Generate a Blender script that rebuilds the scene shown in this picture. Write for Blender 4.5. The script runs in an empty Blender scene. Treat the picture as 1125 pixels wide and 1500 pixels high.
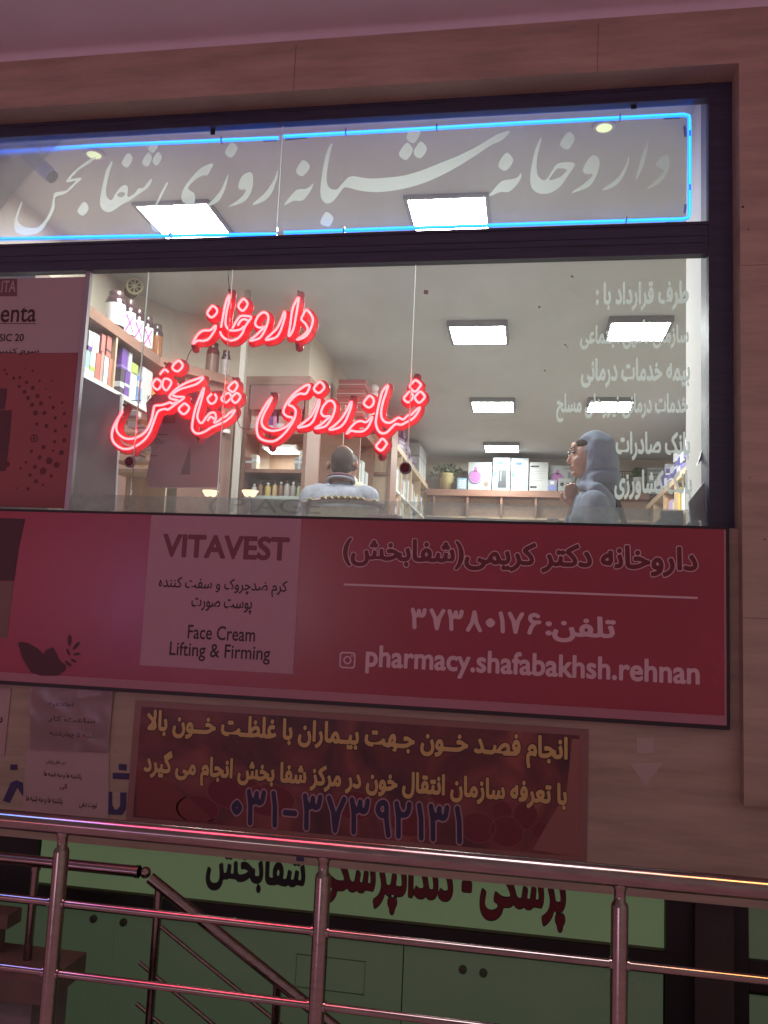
import bpy, bmesh, math, random
import numpy as np
from mathutils import Vector, Matrix
rnd = random.Random(7)
R = math.radians
SC = bpy.context.scene
COL = SC.collection

# ------------------------------------------------------------------ camera, world, exposure
FPX, IW, IH = 1253.0, 1125.0, 1500.0
CAMZ = 1.5
M = np.array([[0.9852452, -0.04440649, 0.16528751],
              [0.02322616, 0.99151057, 0.12793491],
              [-0.16956545, -0.12220826, 0.97791242]])      # camera frame: rows right/down/forward, columns facade right/down/in
cd = bpy.data.cameras.new('camera'); cam = bpy.data.objects.new('camera', cd); COL.objects.link(cam)
cd.sensor_fit = 'HORIZONTAL'; cd.sensor_width = 36.0; cd.lens = 36.0 * FPX / IW
cd.clip_start = 0.05; cd.clip_end = 500
def _w(r): return Vector((M[r, 0], M[r, 2], -M[r, 1]))
cr, cdn, cf = _w(0), _w(1), _w(2)
cam.matrix_world = Matrix(((cr.x, -cdn.x, -cf.x, 0), (cr.y, -cdn.y, -cf.y, 0), (cr.z, -cdn.z, -cf.z, CAMZ), (0, 0, 0, 1)))
SC.camera = cam

world = bpy.data.worlds.new("World"); SC.world = world; world.use_nodes = True
wn, wl = world.node_tree.nodes, world.node_tree.links
bg = wn['Background']
sky = wn.new('ShaderNodeTexSky'); sky.sky_type = 'NISHITA'; sky.sun_disc = False
sky.sun_elevation = R(-4); sky.sun_rotation = R(200)
wm = wn.new('ShaderNodeMix'); wm.data_type = 'RGBA'; wm.inputs[0].default_value = 0.93
wl.new(sky.outputs[0], wm.inputs[6]); wm.inputs[7].default_value = (1.0, 0.63, 0.63, 1)   # street glow of a lit city on the night sky
# glow spots added behind the viewer, aimed to reflect as street lamps and signs
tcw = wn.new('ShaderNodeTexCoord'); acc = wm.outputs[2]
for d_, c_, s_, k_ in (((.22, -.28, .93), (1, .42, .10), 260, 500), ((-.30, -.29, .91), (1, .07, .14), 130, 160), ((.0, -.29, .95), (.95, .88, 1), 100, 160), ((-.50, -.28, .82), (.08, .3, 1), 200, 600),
                       ((-.425, -.905, -.004), (.40, .33, 1), 60, 1200), ((-.291, -.956, .021), (1, .88, .9), 40, 900), ((-.50, -.87, .0), (1, .24, .28), 26, 350), ((.75, -.8, .25), (1, .82, .70), 1.5, 5), ((-.05, -.9, .15), (.85, .6, 1), 0.5, 4)):  # last two: broad glow added to brighten the walls
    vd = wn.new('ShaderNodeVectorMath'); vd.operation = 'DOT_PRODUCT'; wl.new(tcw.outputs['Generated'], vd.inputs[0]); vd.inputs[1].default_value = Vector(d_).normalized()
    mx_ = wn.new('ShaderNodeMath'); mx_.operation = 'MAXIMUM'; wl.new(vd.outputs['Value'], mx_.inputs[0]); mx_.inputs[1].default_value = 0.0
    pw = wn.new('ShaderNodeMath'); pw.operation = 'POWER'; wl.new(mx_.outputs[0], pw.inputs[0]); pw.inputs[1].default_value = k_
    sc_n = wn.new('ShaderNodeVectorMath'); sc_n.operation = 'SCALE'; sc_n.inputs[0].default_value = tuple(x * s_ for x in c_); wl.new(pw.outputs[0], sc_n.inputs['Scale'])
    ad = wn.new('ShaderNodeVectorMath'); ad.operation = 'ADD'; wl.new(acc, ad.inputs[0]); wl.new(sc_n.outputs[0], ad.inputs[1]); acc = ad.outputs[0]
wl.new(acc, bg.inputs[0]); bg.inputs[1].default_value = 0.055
SC.view_settings.view_transform = 'Standard'; SC.view_settings.look = 'None'
SC.view_settings.exposure = 1.45; SC.view_settings.gamma = 1.0
cy = SC.cycles
cy.use_denoising = True; cy.max_bounces = 8; cy.transparent_max_bounces = 16; cy.diffuse_bounces = 4; cy.glossy_bounces = 4
cy.transmission_bounces = 6; cy.caustics_reflective = False; cy.caustics_refractive = False; cy.sample_clamp_indirect = 4.0

# ------------------------------------------------------------------ pixel of the photograph -> point in the place
def ray(px, py):
    d = np.array([px - IW / 2, py - IH / 2, FPX])
    return Vector((float(d @ M[:, 0]), float(d @ M[:, 2]), float(-(d @ M[:, 1]))))
def P(px, py, Y):
    d = ray(px, py); t = Y / d.y
    return Vector((d.x * t, Y, CAMZ + d.z * t))
def PZ(px, py, Z):
    d = ray(px, py); t = (Z - CAMZ) / d.z
    return Vector((d.x * t, d.y * t, Z))
def PX(px, py, X):
    d = ray(px, py); t = X / d.x
    return Vector((X, d.y * t, CAMZ + d.z * t))

# ------------------------------------------------------------------ materials
MATS = {}
def mat(name, col, rough=0.5, metal=0.0, emis=None, es=0.0, noise=0.0, nscale=8.0, bump=0.0, stretch=(1, 1, 1), coat=0.0, spec=0.5, nh=0.0):
    if name in MATS: return MATS[name]
    m = bpy.data.materials.new(name); m.use_nodes = True; MATS[name] = m
    n, l = m.node_tree.nodes, m.node_tree.links
    b = n['Principled BSDF']
    c = tuple(col) + (1,)
    b.inputs['Base Color'].default_value = c
    b.inputs['Roughness'].default_value = rough; b.inputs['Metallic'].default_value = metal
    b.inputs['Specular IOR Level'].default_value = spec
    if coat: b.inputs['Coat Weight'].default_value = coat; b.inputs['Coat Roughness'].default_value = 0.08
    if emis: b.inputs['Emission Color'].default_value = tuple(emis) + (1,); b.inputs['Emission Strength'].default_value = es
    if noise or bump:
        tc = n.new('ShaderNodeTexCoord'); mp = n.new('ShaderNodeMapping'); mp.inputs['Scale'].default_value = stretch
        l.new(tc.outputs['Object'], mp.inputs[0])
        nz = n.new('ShaderNodeTexNoise'); nz.inputs['Scale'].default_value = nscale; nz.inputs['Detail'].default_value = 6
        nz.inputs['Roughness'].default_value = 0.62
        l.new(mp.outputs[0], nz.inputs[0])
        if noise:
            rp = n.new('ShaderNodeValToRGB'); rp.color_ramp.elements[0].position = 0.3; rp.color_ramp.elements[1].position = 0.7
            lo = tuple(max(0, x * (1 - noise)) for x in col) + (1,); hi = tuple(min(1, x * (1 + noise)) for x in col) + (1,)
            rp.color_ramp.elements[0].color = lo; rp.color_ramp.elements[1].color = hi
            l.new(nz.outputs[0], rp.inputs[0]); l.new(rp.outputs[0], b.inputs['Base Color'])
            rr = n.new('ShaderNodeMapRange'); rr.inputs[3].default_value = max(0.02, rough - 0.1); rr.inputs[4].default_value = min(1, rough + 0.1)
            l.new(nz.outputs[0], rr.inputs[0]); l.new(rr.outputs[0], b.inputs['Roughness'])
        if bump:
            bp = n.new('ShaderNodeBump'); bp.inputs['Strength'].default_value = bump; bp.inputs['Distance'].default_value = 0.01
            l.new(nz.outputs[0], bp.inputs['Height']); l.new(bp.outputs[0], b.inputs['Normal'])
    return m

def glassy(name, tint=(1, 1, 1), dust=0.03, dustcol=(0.9, 0.92, 0.9), gloss=1.0, patch=0.0, pscale=3.0, grough=0.0, tlf=0.6):
    """Thin window glass: clear, fresnel-reflecting, with a film of dust that scatters light."""
    m = bpy.data.materials.new(name); m.use_nodes = True
    n, l = m.node_tree.nodes, m.node_tree.links
    n.remove(n['Principled BSDF']); out = n['Material Output']
    tr = n.new('ShaderNodeBsdfTransparent'); tr.inputs[0].default_value = tuple(tint) + (1,)
    gl = n.new('ShaderNodeBsdfGlossy'); gl.inputs['Roughness'].default_value = grough
    fr = n.new('ShaderNodeFresnel'); fr.inputs[0].default_value = 1.5
    mg = n.new('ShaderNodeMath'); mg.operation = 'MULTIPLY'; mg.inputs[1].default_value = gloss; l.new(fr.outputs[0], mg.inputs[0])
    m1 = n.new('ShaderNodeMixShader'); l.new(mg.outputs[0], m1.inputs[0]); l.new(tr.outputs[0], m1.inputs[1]); l.new(gl.outputs[0], m1.inputs[2])
    df = n.new('ShaderNodeBsdfDiffuse'); df.inputs[0].default_value = tuple(dustcol) + (1,)
    tl = n.new('ShaderNodeBsdfTranslucent'); tl.inputs[0].default_value = tuple(dustcol) + (1,)
    md = n.new('ShaderNodeMixShader'); md.inputs[0].default_value = tlf; l.new(df.outputs[0], md.inputs[1]); l.new(tl.outputs[0], md.inputs[2])
    m2 = n.new('ShaderNodeMixShader'); l.new(m1.outputs[0], m2.inputs[1]); l.new(md.outputs[0], m2.inputs[2])
    m2.inputs[0].default_value = dust
    if patch:
        tc = n.new('ShaderNodeTexCoord'); nz = n.new('ShaderNodeTexNoise'); nz.inputs['Scale'].default_value = pscale; nz.inputs['Detail'].default_value = 8
        nz.inputs['Roughness'].default_value = 0.7
        l.new(tc.outputs['Object'], nz.inputs[0])
        mr = n.new('ShaderNodeMapRange'); mr.inputs[1].default_value = 0.35; mr.inputs[2].default_value = 0.75
        mr.inputs[3].default_value = max(0, dust - patch); mr.inputs[4].default_value = dust + patch
        l.new(nz.outputs[0], mr.inputs[0]); l.new(mr.outputs[0], m2.inputs[0])
    l.new(m2.outputs[0], out.inputs[0])
    MATS[name] = m
    return m
def emit(name, col, s, mixt=None):
    m = bpy.data.materials.new(name); m.use_nodes = True
    n, l = m.node_tree.nodes, m.node_tree.links
    n.remove(n['Principled BSDF']); out = n['Material Output']
    e = n.new('ShaderNodeEmission'); e.inputs[0].default_value = tuple(col) + (1,); e.inputs[1].default_value = s
    if mixt is None: l.new(e.outputs[0], out.inputs[0])
    else:
        t = n.new('ShaderNodeBsdfTransparent'); mx = n.new('ShaderNodeMixShader'); mx.inputs[0].default_value = mixt
        l.new(t.outputs[0], mx.inputs[1]); l.new(e.outputs[0], mx.inputs[2]); l.new(mx.outputs[0], out.inputs[0])
    MATS[name] = m
    return m

# ------------------------------------------------------------------ mesh helpers
class MB:
    def __init__(s): s.v = []; s.f = []; s.sm = []
    def add(s, vs, fs, smooth=False):
        o = len(s.v); s.v += [tuple(x) for x in vs]; s.f += [tuple(i + o for i in f) for f in fs]; s.sm += [smooth] * len(fs); return s
    def box(s, a, b):
        x0, x1 = sorted((a[0], b[0])); y0, y1 = sorted((a[1], b[1])); z0, z1 = sorted((a[2], b[2]))
        vs = [(x0, y0, z0), (x1, y0, z0), (x1, y1, z0), (x0, y1, z0), (x0, y0, z1), (x1, y0, z1), (x1, y1, z1), (x0, y1, z1)]
        return s.add(vs, [(0, 3, 2, 1), (4, 5, 6, 7), (0, 1, 5, 4), (1, 2, 6, 5), (2, 3, 7, 6), (3, 0, 4, 7)])
    def rbox(s, c, size, ang=0.0, bev=0.0):
        """box standing on its base centre c, turned about the vertical, edges chamfered by bev"""
        w, d, h = size[0] / 2, size[1] / 2, size[2]; b = min(bev, w * .4, d * .4, h * .4)
        ca, sa = math.cos(ang), math.sin(ang)
        rings = [(w - b, d - b, 0), (w, d, b), (w, d, h - b), (w - b, d - b, h)] if b > 0 else [(w, d, 0), (w, d, h)]
        vs = []
        for (a, e, z) in rings:
            for (sx, sy) in ((-1, -1), (1, -1), (1, 1), (-1, 1)):
                x, y = sx * a, sy * e
                vs.append((c[0] + x * ca - y * sa, c[1] + x * sa + y * ca, c[2] + z))
        fs = [(0, 3, 2, 1), tuple(len(vs) - 4 + k for k in range(4))]
        for r in range(len(rings) - 1):
            for k in range(4): fs.append((4 * r + k, 4 * r + (k + 1) % 4, 4 * r + 4 + (k + 1) % 4, 4 * r + 4 + k))
        return s.add(vs, fs)
    def prism(s, poly, off):
        """planar polygon (list of 3d points) pushed along off"""
        n = len(poly); off = Vector(off)
        vs = [Vector(p) for p in poly] + [Vector(p) + off for p in poly]
        fs = [tuple(range(n)), tuple(range(2 * n - 1, n - 1, -1))] + [(i, n + i, n + (i + 1) % n, (i + 1) % n) for i in range(n)]
        return s.add(vs, fs)
    def tube(s, pts, r, n=10, closed=False, cap=True):
        pts = [Vector(p) for p in pts]; k = len(pts)
        rs = r if isinstance(r, (list, tuple)) else [r] * k
        T = []
        for i in range(k):
            a = pts[(i - 1) % k] if (closed or i > 0) else pts[i]; b = pts[(i + 1) % k] if (closed or i < k - 1) else pts[i]
            t = b - a; T.append(t.normalized() if t.length > 1e-9 else Vector((0, 0, 1)))
        up = Vector((0, 1, 0)) if abs(T[0].y) < 0.9 else Vector((1, 0, 0))
        N = (up - T[0] * up.dot(T[0])).normalized(); vs = []
        for i in range(k):
            N = N - T[i] * N.dot(T[i]); N = N.normalized() if N.length > 1e-6 else Vector((0, 0, 1)).cross(T[i]).normalized()
            B = T[i].cross(N)
            for j in range(n):
                a = 2 * math.pi * j / n; vs.append(pts[i] + (N * math.cos(a) + B * math.sin(a)) * rs[i])
        fs = []
        for i in range(k if closed else k - 1):
            i2 = (i + 1) % k
            for j in range(n): fs.append((i * n + j, i * n + (j + 1) % n, i2 * n + (j + 1) % n, i2 * n + j))
        s.add(vs, fs, True)
        if cap and not closed:
            s.add([vs[j] for j in range(n)], [tuple(range(n - 1, -1, -1))]); s.add([vs[(k - 1) * n + j] for j in range(n)], [tuple(range(n))])
        return s
    def lathe(s, c, prof, n=20, axis='z'):
        vs = []
        for (r, h) in prof:
            for j in range(n):
                a = 2 * math.pi * j / n
                if axis == 'z': vs.append((c[0] + r * math.cos(a), c[1] + r * math.sin(a), c[2] + h))
                else: vs.append((c[0] + r * math.cos(a), c[1] + h, c[2] + r * math.sin(a)))
        fs = []
        for i in range(len(prof) - 1):
            for j in range(n): fs.append((i * n + j, i * n + (j + 1) % n, (i + 1) * n + (j + 1) % n, (i + 1) * n + j))
        k = len(prof) - 1
        fs.append(tuple(range(n - 1, -1, -1))); fs.append(tuple(k * n + j for j in range(n)))
        s.add(vs, fs, True); s.sm[-1] = s.sm[-2] = False
        return s
    def ball(s, c, r, nu=12, nv=8):
        r = r if isinstance(r, (tuple, list)) else (r, r, r); vs = [(c[0], c[1], c[2] - r[2])]
        for i in range(1, nv):
            t = math.pi * i / nv
            for j in range(nu):
                a = 2 * math.pi * j / nu; vs.append((c[0] + r[0] * math.sin(t) * math.cos(a), c[1] + r[1] * math.sin(t) * math.sin(a), c[2] - r[2] * math.cos(t)))
        vs.append((c[0], c[1], c[2] + r[2])); fs = [(0, 1 + (j + 1) % nu, 1 + j) for j in range(nu)]
        for i in range(nv - 2):
            for j in range(nu): a = 1 + i * nu + j; b = 1 + i * nu + (j + 1) % nu; fs.append((a, b, b + nu, a + nu))
        L = len(vs) - 1; o = 1 + (nv - 2) * nu
        fs += [(o + j, o + (j + 1) % nu, L) for j in range(nu)]
        return s.add(vs, fs, True)
    def capsule(s, a, ra, b, rb, n=12):
        a, b = Vector(a), Vector(b); d = (b - a); L = d.length
        if L < 1e-6: return s.ball(a, ra)
        d /= L; pts, rs = [], []
        for k in range(1, 5): t = math.pi / 2 * k / 5; pts.append(a - d * ra * math.cos(t)); rs.append(ra * math.sin(t))
        pts.append(a); rs.append(ra); pts.append(b); rs.append(rb)
        for k in range(1, 5): t = math.pi / 2 * k / 5; pts.append(b + d * rb * math.sin(t)); rs.append(rb * math.cos(t))
        return s.tube(pts, rs, n)
    def build(s, name, m, parent=None, root=None):
        """one mesh object; under parent (a thing or a part), or top-level with its origin at its base"""
        me = bpy.data.meshes.new(name); V = [Vector(x) for x in s.v]
        if parent is not None: o0 = origin(parent)
        else:
            xs = [v.x for v in V]; ys = [v.y for v in V]; zs = [v.z for v in V]
            o0 = Vector(((min(xs) + max(xs)) / 2, (min(ys) + max(ys)) / 2, min(zs)))
        me.from_pydata([tuple(v - o0) for v in V], [], s.f)
        me.polygons.foreach_set('use_smooth', s.sm); me.materials.append(m); me.update()
        o = bpy.data.objects.new(name, me); COL.objects.link(o)
        if parent is not None: o.parent = parent
        else: o.location = o0
        return o
def origin(o):
    v = Vector((0, 0, 0))
    while o is not None: v += o.location; o = o.parent
    return v
def tag(o, label, cat, group=None):
    o['label'] = label; o['category'] = cat
    if group: o['group'] = group
    return o
def thing(name, label, cat, loc=(0, 0, 0), group=None):
    o = bpy.data.objects.new(name, None); o.empty_display_size = 0.1; COL.objects.link(o); o.location = loc
    return tag(o, label, cat, group)
def struct(o): o['kind'] = 'structure'; return o
def copy_tree(o, parent=None):
    c = o.copy(); COL.objects.link(c); c.parent = parent
    for ch in o.children: copy_tree(ch, c)
    return c

def smooth(pts, closed, k=6):
    n = len(pts); out = []
    for i in range(n if closed else n - 1):
        p0 = pts[(i - 1) % n] if closed or i > 0 else pts[i]; p1 = pts[i]; p2 = pts[(i + 1) % n]
        p3 = pts[(i + 2) % n] if closed or i + 2 < n else p2
        for j in range(k):
            t = j / k
            out.append(tuple(0.5 * ((2 * b) + (c - a) * t + (2 * a - 5 * b + 4 * c - d) * t * t + (3 * b - a - 3 * c + d) * t ** 3) for a, b, c, d in zip(p0, p1, p2, p3)))
    if not closed: out.append(tuple(pts[-1]))
    return out

# ---- flat shapes from a distance field (used for lettering and for plates that follow lettering)
def march(F, x0, y0, h):
    ny, nx = F.shape; V = []; idx = {}; faces = []
    def vid(key, x, y):
        if key not in idx: idx[key] = len(V); V.append((x, y))
        return idx[key]
    ins = F < 0
    full = ins[:-1, :-1] & ins[:-1, 1:] & ins[1:, :-1] & ins[1:, 1:]
    anyi = ins[:-1, :-1] | ins[:-1, 1:] | ins[1:, :-1] | ins[1:, 1:]
    for j in range(ny - 1):
        row = full[j]; i = 0
        nz = np.nonzero(anyi[j])[0]
        k = 0
        while k < len(nz):
            i = int(nz[k])
            if row[i]:
                e = i
                while e + 1 < nx - 1 and row[e + 1]: e += 1
                q = [(i, j), (e + 1, j), (e + 1, j + 1), (i, j + 1)]
                faces.append([vid(('c', a, b), x0 + a * h, y0 + b * h) for a, b in q])
                k += e - i + 1
                continue
            cs = [(i, j), (i + 1, j), (i + 1, j + 1), (i, j + 1)]; poly = []
            for a in range(4):
                (ax, ay), (bx, by) = cs[a], cs[(a + 1) % 4]
                fa, fb = F[ay, ax], F[by, bx]
                if fa < 0: poly.append(vid(('c', ax, ay), x0 + ax * h, y0 + ay * h))
                if (fa < 0) != (fb < 0):
                    t = fa / (fa - fb); key = ('e',) + tuple(sorted(((ax, ay), (bx, by))))
                    poly.append(vid(key, x0 + (ax + (bx - ax) * t) * h, y0 + (ay + (by - ay) * t) * h))
            if len(poly) >= 3: faces.append(poly)
            k += 1
    return V, faces
def field(segs, tris, r, h):
    S = np.array(segs, float).reshape(-1, 4)
    x0 = S[:, [0, 2]].min() - r - 2 * h; x1 = S[:, [0, 2]].max() + r + 2 * h
    y0 = S[:, [1, 3]].min() - r - 2 * h; y1 = S[:, [1, 3]].max() + r + 2 * h
    nx = int((x1 - x0) / h) + 2; ny = int((y1 - y0) / h) + 2
    D = np.full((ny, nx), 1e3); gx = x0 + np.arange(nx) * h; gy = y0 + np.arange(ny) * h; w = r + 2 * h
    for ax, ay, bx, by in S:
        i0 = max(0, int((min(ax, bx) - w - x0) / h)); i1 = min(nx, int((max(ax, bx) + w - x0) / h) + 2)
        j0 = max(0, int((min(ay, by) - w - y0) / h)); j1 = min(ny, int((max(ay, by) + w - y0) / h) + 2)
        X = gx[None, i0:i1] - ax; Y = gy[j0:j1, None] - ay; dx, dy = bx - ax, by - ay; L2 = dx * dx + dy * dy + 1e-12
        t = np.clip((X * dx + Y * dy) / L2, 0, 1); d = np.hypot(X - t * dx, Y - t * dy)
        D[j0:j1, i0:i1] = np.minimum(D[j0:j1, i0:i1], d)
    if tris is not None and len(tris):
        I = np.zeros((ny, nx), bool)
        for (ax, ay, bx, by, cx, cy_) in tris:
            i0 = max(0, int((min(ax, bx, cx) - x0) / h)); i1 = min(nx, int((max(ax, bx, cx) - x0) / h) + 2)
            j0 = max(0, int((min(ay, by, cy_) - y0) / h)); j1 = min(ny, int((max(ay, by, cy_) - y0) / h) + 2)
            X = gx[None, i0:i1]; Y = gy[j0:j1, None]
            c1 = (bx - ax) * (Y - ay) - (by - ay) * (X - ax); c2 = (cx - bx) * (Y - by) - (cy_ - by) * (X - bx); c3 = (ax - cx) * (Y - cy_) - (ay - cy_) * (X - cx)
            I[j0:j1, i0:i1] |= ((c1 >= 0) & (c2 >= 0) & (c3 >= 0)) | ((c1 <= 0) & (c2 <= 0) & (c3 <= 0))
        D = np.where(I, -D - 1e-6, D)
    return D - r, x0, y0

# ------------------------------------------------------------------ Persian shaping and text outlines
_F = 'ا:FE8D FE8E|أ:FE83 FE84|آ:FE81 FE82|ب:FE8F FE90 FE91 FE92|پ:FB56 FB57 FB58 FB59|ت:FE95 FE96 FE97 FE98|ج:FE9D FE9E FE9F FEA0|چ:FB7A FB7B FB7C FB7D|ح:FEA1 FEA2 FEA3 FEA4|خ:FEA5 FEA6 FEA7 FEA8|د:FEA9 FEAA|ر:FEAD FEAE|ز:FEAF FEB0|س:FEB1 FEB2 FEB3 FEB4|ش:FEB5 FEB6 FEB7 FEB8|ص:FEB9 FEBA FEBB FEBC|ض:FEBD FEBE FEBF FEC0|ط:FEC1 FEC2 FEC3 FEC4|ظ:FEC5 FEC6 FEC7 FEC8|ع:FEC9 FECA FECB FECC|غ:FECD FECE FECF FED0|ف:FED1 FED2 FED3 FED4|ق:FED5 FED6 FED7 FED8|ک:FB8E FB8F FB90 FB91|گ:FB92 FB93 FB94 FB95|ل:FEDD FEDE FEDF FEE0|م:FEE1 FEE2 FEE3 FEE4|ن:FEE5 FEE6 FEE7 FEE8|ه:0647 FEEA FEEB FEEC|و:FEED FEEE|ی:FBFC FBFD FBFE FBFF|\uFEFB:FEFB FEFC'
FRM = {e.split(':')[0]: [chr(int(x, 16)) for x in e.split(':')[1].split()] for e in _F.split('|')}
def shape(s):
    s = s.replace('لا', '\uFEFB'); out = []
    for i, c in enumerate(s):
        if c not in FRM: out.append({'(': ')', ')': '('}.get(c, c)); continue
        p = i > 0 and (s[i - 1] == 'ـ' or len(FRM.get(s[i - 1], '')) == 4)
        n = i + 1 < len(s) and (s[i + 1] in FRM or s[i + 1] == 'ـ') and len(FRM[c]) == 4
        f = FRM[c]; out.append(f[3] if p and n else f[2] if n else f[1] if p else f[0])
    return ''.join(reversed(out))
TX = {}
def texts(items):
    obs = []
    for key in items:
        c = bpy.data.curves.new('t', 'FONT'); c.body = key; c.size = 1; c.resolution_u = 4
        o = bpy.data.objects.new('t', c); COL.objects.link(o); obs.append((key, o))
    dg = bpy.context.evaluated_depsgraph_get()
    for key, o in obs:
        e = o.evaluated_get(dg); me = e.to_mesh()
        co = [(v.co.x, v.co.y) for v in me.vertices]; cnt = {}; tris = []
        for p in me.polygons:
            vs = list(p.vertices)
            for a, b in zip(vs, vs[1:] + vs[:1]): k = (min(a, b), max(a, b)); cnt[k] = cnt.get(k, 0) + 1
            for q in range(1, len(vs) - 1): tris.append(co[vs[0]] + co[vs[q]] + co[vs[q + 1]])
        TX[key] = ([co[a] + co[b] for (a, b), n in cnt.items() if n == 1], tris)
        e.to_mesh_clear()
        if key[0] == '\u0647':          # the font's lone heh does not fill: draw its loop
            ro = [(.04, .20), (.06, .07), (.16, .01), (.28, .05), (.32, .18), (.27, .32), (.17, .46), (.11, .44), (.15, .36), (.08, .30)]; ri = [(.12, .19), (.13, .12), (.18, .09), (.23, .11), (.25, .18), (.22, .27), (.19, .30), (.17, .29), (.16, .27), (.14, .24)]
            S, T = TX[key]
            S = [q for q in S if max(q[0], q[2]) > .36]; T = [q for q in T if max(q[0], q[2], q[4]) > .36]
            for i in range(10):
                a, b, c, d = ro[i], ro[(i + 1) % 10], ri[(i + 1) % 10], ri[i]; S += [a + b, d + c]; T += [a + b + c, a + c + d]
            TX[key] = (S, T)
    for key, o in obs: c = o.data; bpy.data.objects.remove(o); bpy.data.curves.remove(c)
DG = {'۰': (.34, [[(.17, .60), (.29, .46), (.17, .30), (.05, .46), (.17, .60)]]), '۱': (.2, [[(.04, 1), (.12, .6), (.15, 0)]]),
      '۲': (.5, [[(0, 1), (.08, .6), (.11, 0)], [(.05, .84), (.15, .68), (.32, .68), (.42, .80), (.44, 1)]]),
      '۳': (.62, [[(0, 1), (.08, .6), (.11, 0)], [(.05, .84), (.14, .68), (.25, .72), (.29, .95)], [(.28, .88), (.36, .68), (.50, .72), (.55, 1)]]),
      '۶': (.5, [[(.42, .92), (.25, 1), (.09, .88), (.12, .66), (.28, .58), (.48, .60)], [(.30, .58), (.14, .30), (.06, 0)]]),
      '۷': (.58, [[(0, 1), (.17, .6), (.27, 0), (.37, .6), (.54, 1)]]), '۸': (.58, [[(0, 0), (.17, .4), (.27, 1), (.37, .4), (.54, 0)]]),
      '۹': (.46, [[(.36, .62), (.18, .60), (.06, .74), (.10, .92), (.24, 1), (.35, .90), (.37, .5), (.46, 0)]]), '-': (.5, [[(.05, .42), (.42, .42)]])}
def digit_segs(t):
    x, S = 0, []
    for c in t:
        w, L = DG[c]
        for l in L:
            q = smooth(l, False, 4) if len(l) > 3 and c not in '۷۸' else l
            S += [(a[0] * .9 + x, a[1] * .8, b[0] * .9 + x, b[1] * .8) for a, b in zip(q[:-1], q[1:])]
        x += w * .9 + .22
    return S, None
def letter_mesh(mb, text, box, Y, r=0.03, grow=0.0, h=0.026, shp=True):
    """fill mb with the flat letters of text on the facade-parallel plane Y, inside the photo box x0,x1,ytop,ybottom (at its middle)"""
    key = shape(text) if shp else text
    segs, tris = TX[key] if key in TX else digit_segs(key)
    F, x0, y0 = field(segs, tris, r, h); V, faces = march(F, x0, y0, h)
    a = np.array(V); lo, hi = a.min(0), a.max(0)
    if grow:
        F, x0, y0 = field(segs, tris, r + grow, h); V, faces = march(F, x0, y0, h)
    px0, px1, pt, pb = box; ym = (pt + pb) / 2; xm = (px0 + px1) / 2
    X0 = P(px0, ym, Y).x; X1 = P(px1, ym, Y).x; Z1 = P(xm, pt, Y).z; Z0 = P(xm, pb, Y).z
    sx = (X1 - X0) / (hi[0] - lo[0]); sz = (Z1 - Z0) / (hi[1] - lo[1])
    mb.add([(X0 + (x - lo[0]) * sx, Y, Z0 + (y - lo[1]) * sz) for x, y in V], faces)
def line_mesh(name, text, box, Y, m, parent=None, r=0.03, grow=0.0, shp=True, h=0.026):
    mb = MB(); letter_mesh(mb, text, box, Y, r, grow, h, shp); return mb.build(name, m, parent)
def flat(mb, pts, Y):
    """flat polygon given in photo pixels on the facade-parallel plane Y"""
    mb.add([P(x, y, Y) for x, y in pts], [tuple(range(len(pts)))]); return mb
def disc(mb, c, r, Y, n=18, sq=1.0):
    mb.add([(c.x + r * math.cos(2 * math.pi * k / n), Y, c.z + sq * r * math.sin(2 * math.pi * k / n)) for k in range(n)], [tuple(range(n - 1, -1, -1))]); return mb
def ringm(mb, c, r0, r1, Y, n=24, sq=1.0):
    vs = []
    for k in range(n):
        a = 2 * math.pi * k / n; vs += [(c.x + r0 * math.cos(a), Y, c.z + sq * r0 * math.sin(a)), (c.x + r1 * math.cos(a), Y, c.z + sq * r1 * math.sin(a))]
    mb.add(vs, [(2 * k, 2 * k + 1, (2 * k + 3) % (2 * n), (2 * k + 2) % (2 * n)) for k in range(n)]); return mb
def filled(name, polys, m, parent, thick=0.0):
    """closed outlines (3d points on one facade-parallel plane; a hole is just another outline) as one filled mesh"""
    c = bpy.data.curves.new('f', 'CURVE'); c.dimensions = '2D'; c.fill_mode = 'BOTH'
    Y = polys[0][0][1]
    for pl in polys:
        s = c.splines.new('POLY'); s.points.add(len(pl) - 1); s.use_cyclic_u = True
        for q, p in zip(s.points, pl): q.co = (p[0], p[2], 0, 1)
    o = bpy.data.objects.new('f', c); COL.objects.link(o)
    e = o.evaluated_get(bpy.context.evaluated_depsgraph_get()); me = e.to_mesh()
    mb = MB(); mb.add([(v.co.x, Y, v.co.y) for v in me.vertices], [tuple(p.vertices) for p in me.polygons]); e.to_mesh_clear()
    bpy.data.objects.remove(o); bpy.data.curves.remove(c)
    return mb.build(name, m, parent)

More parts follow.
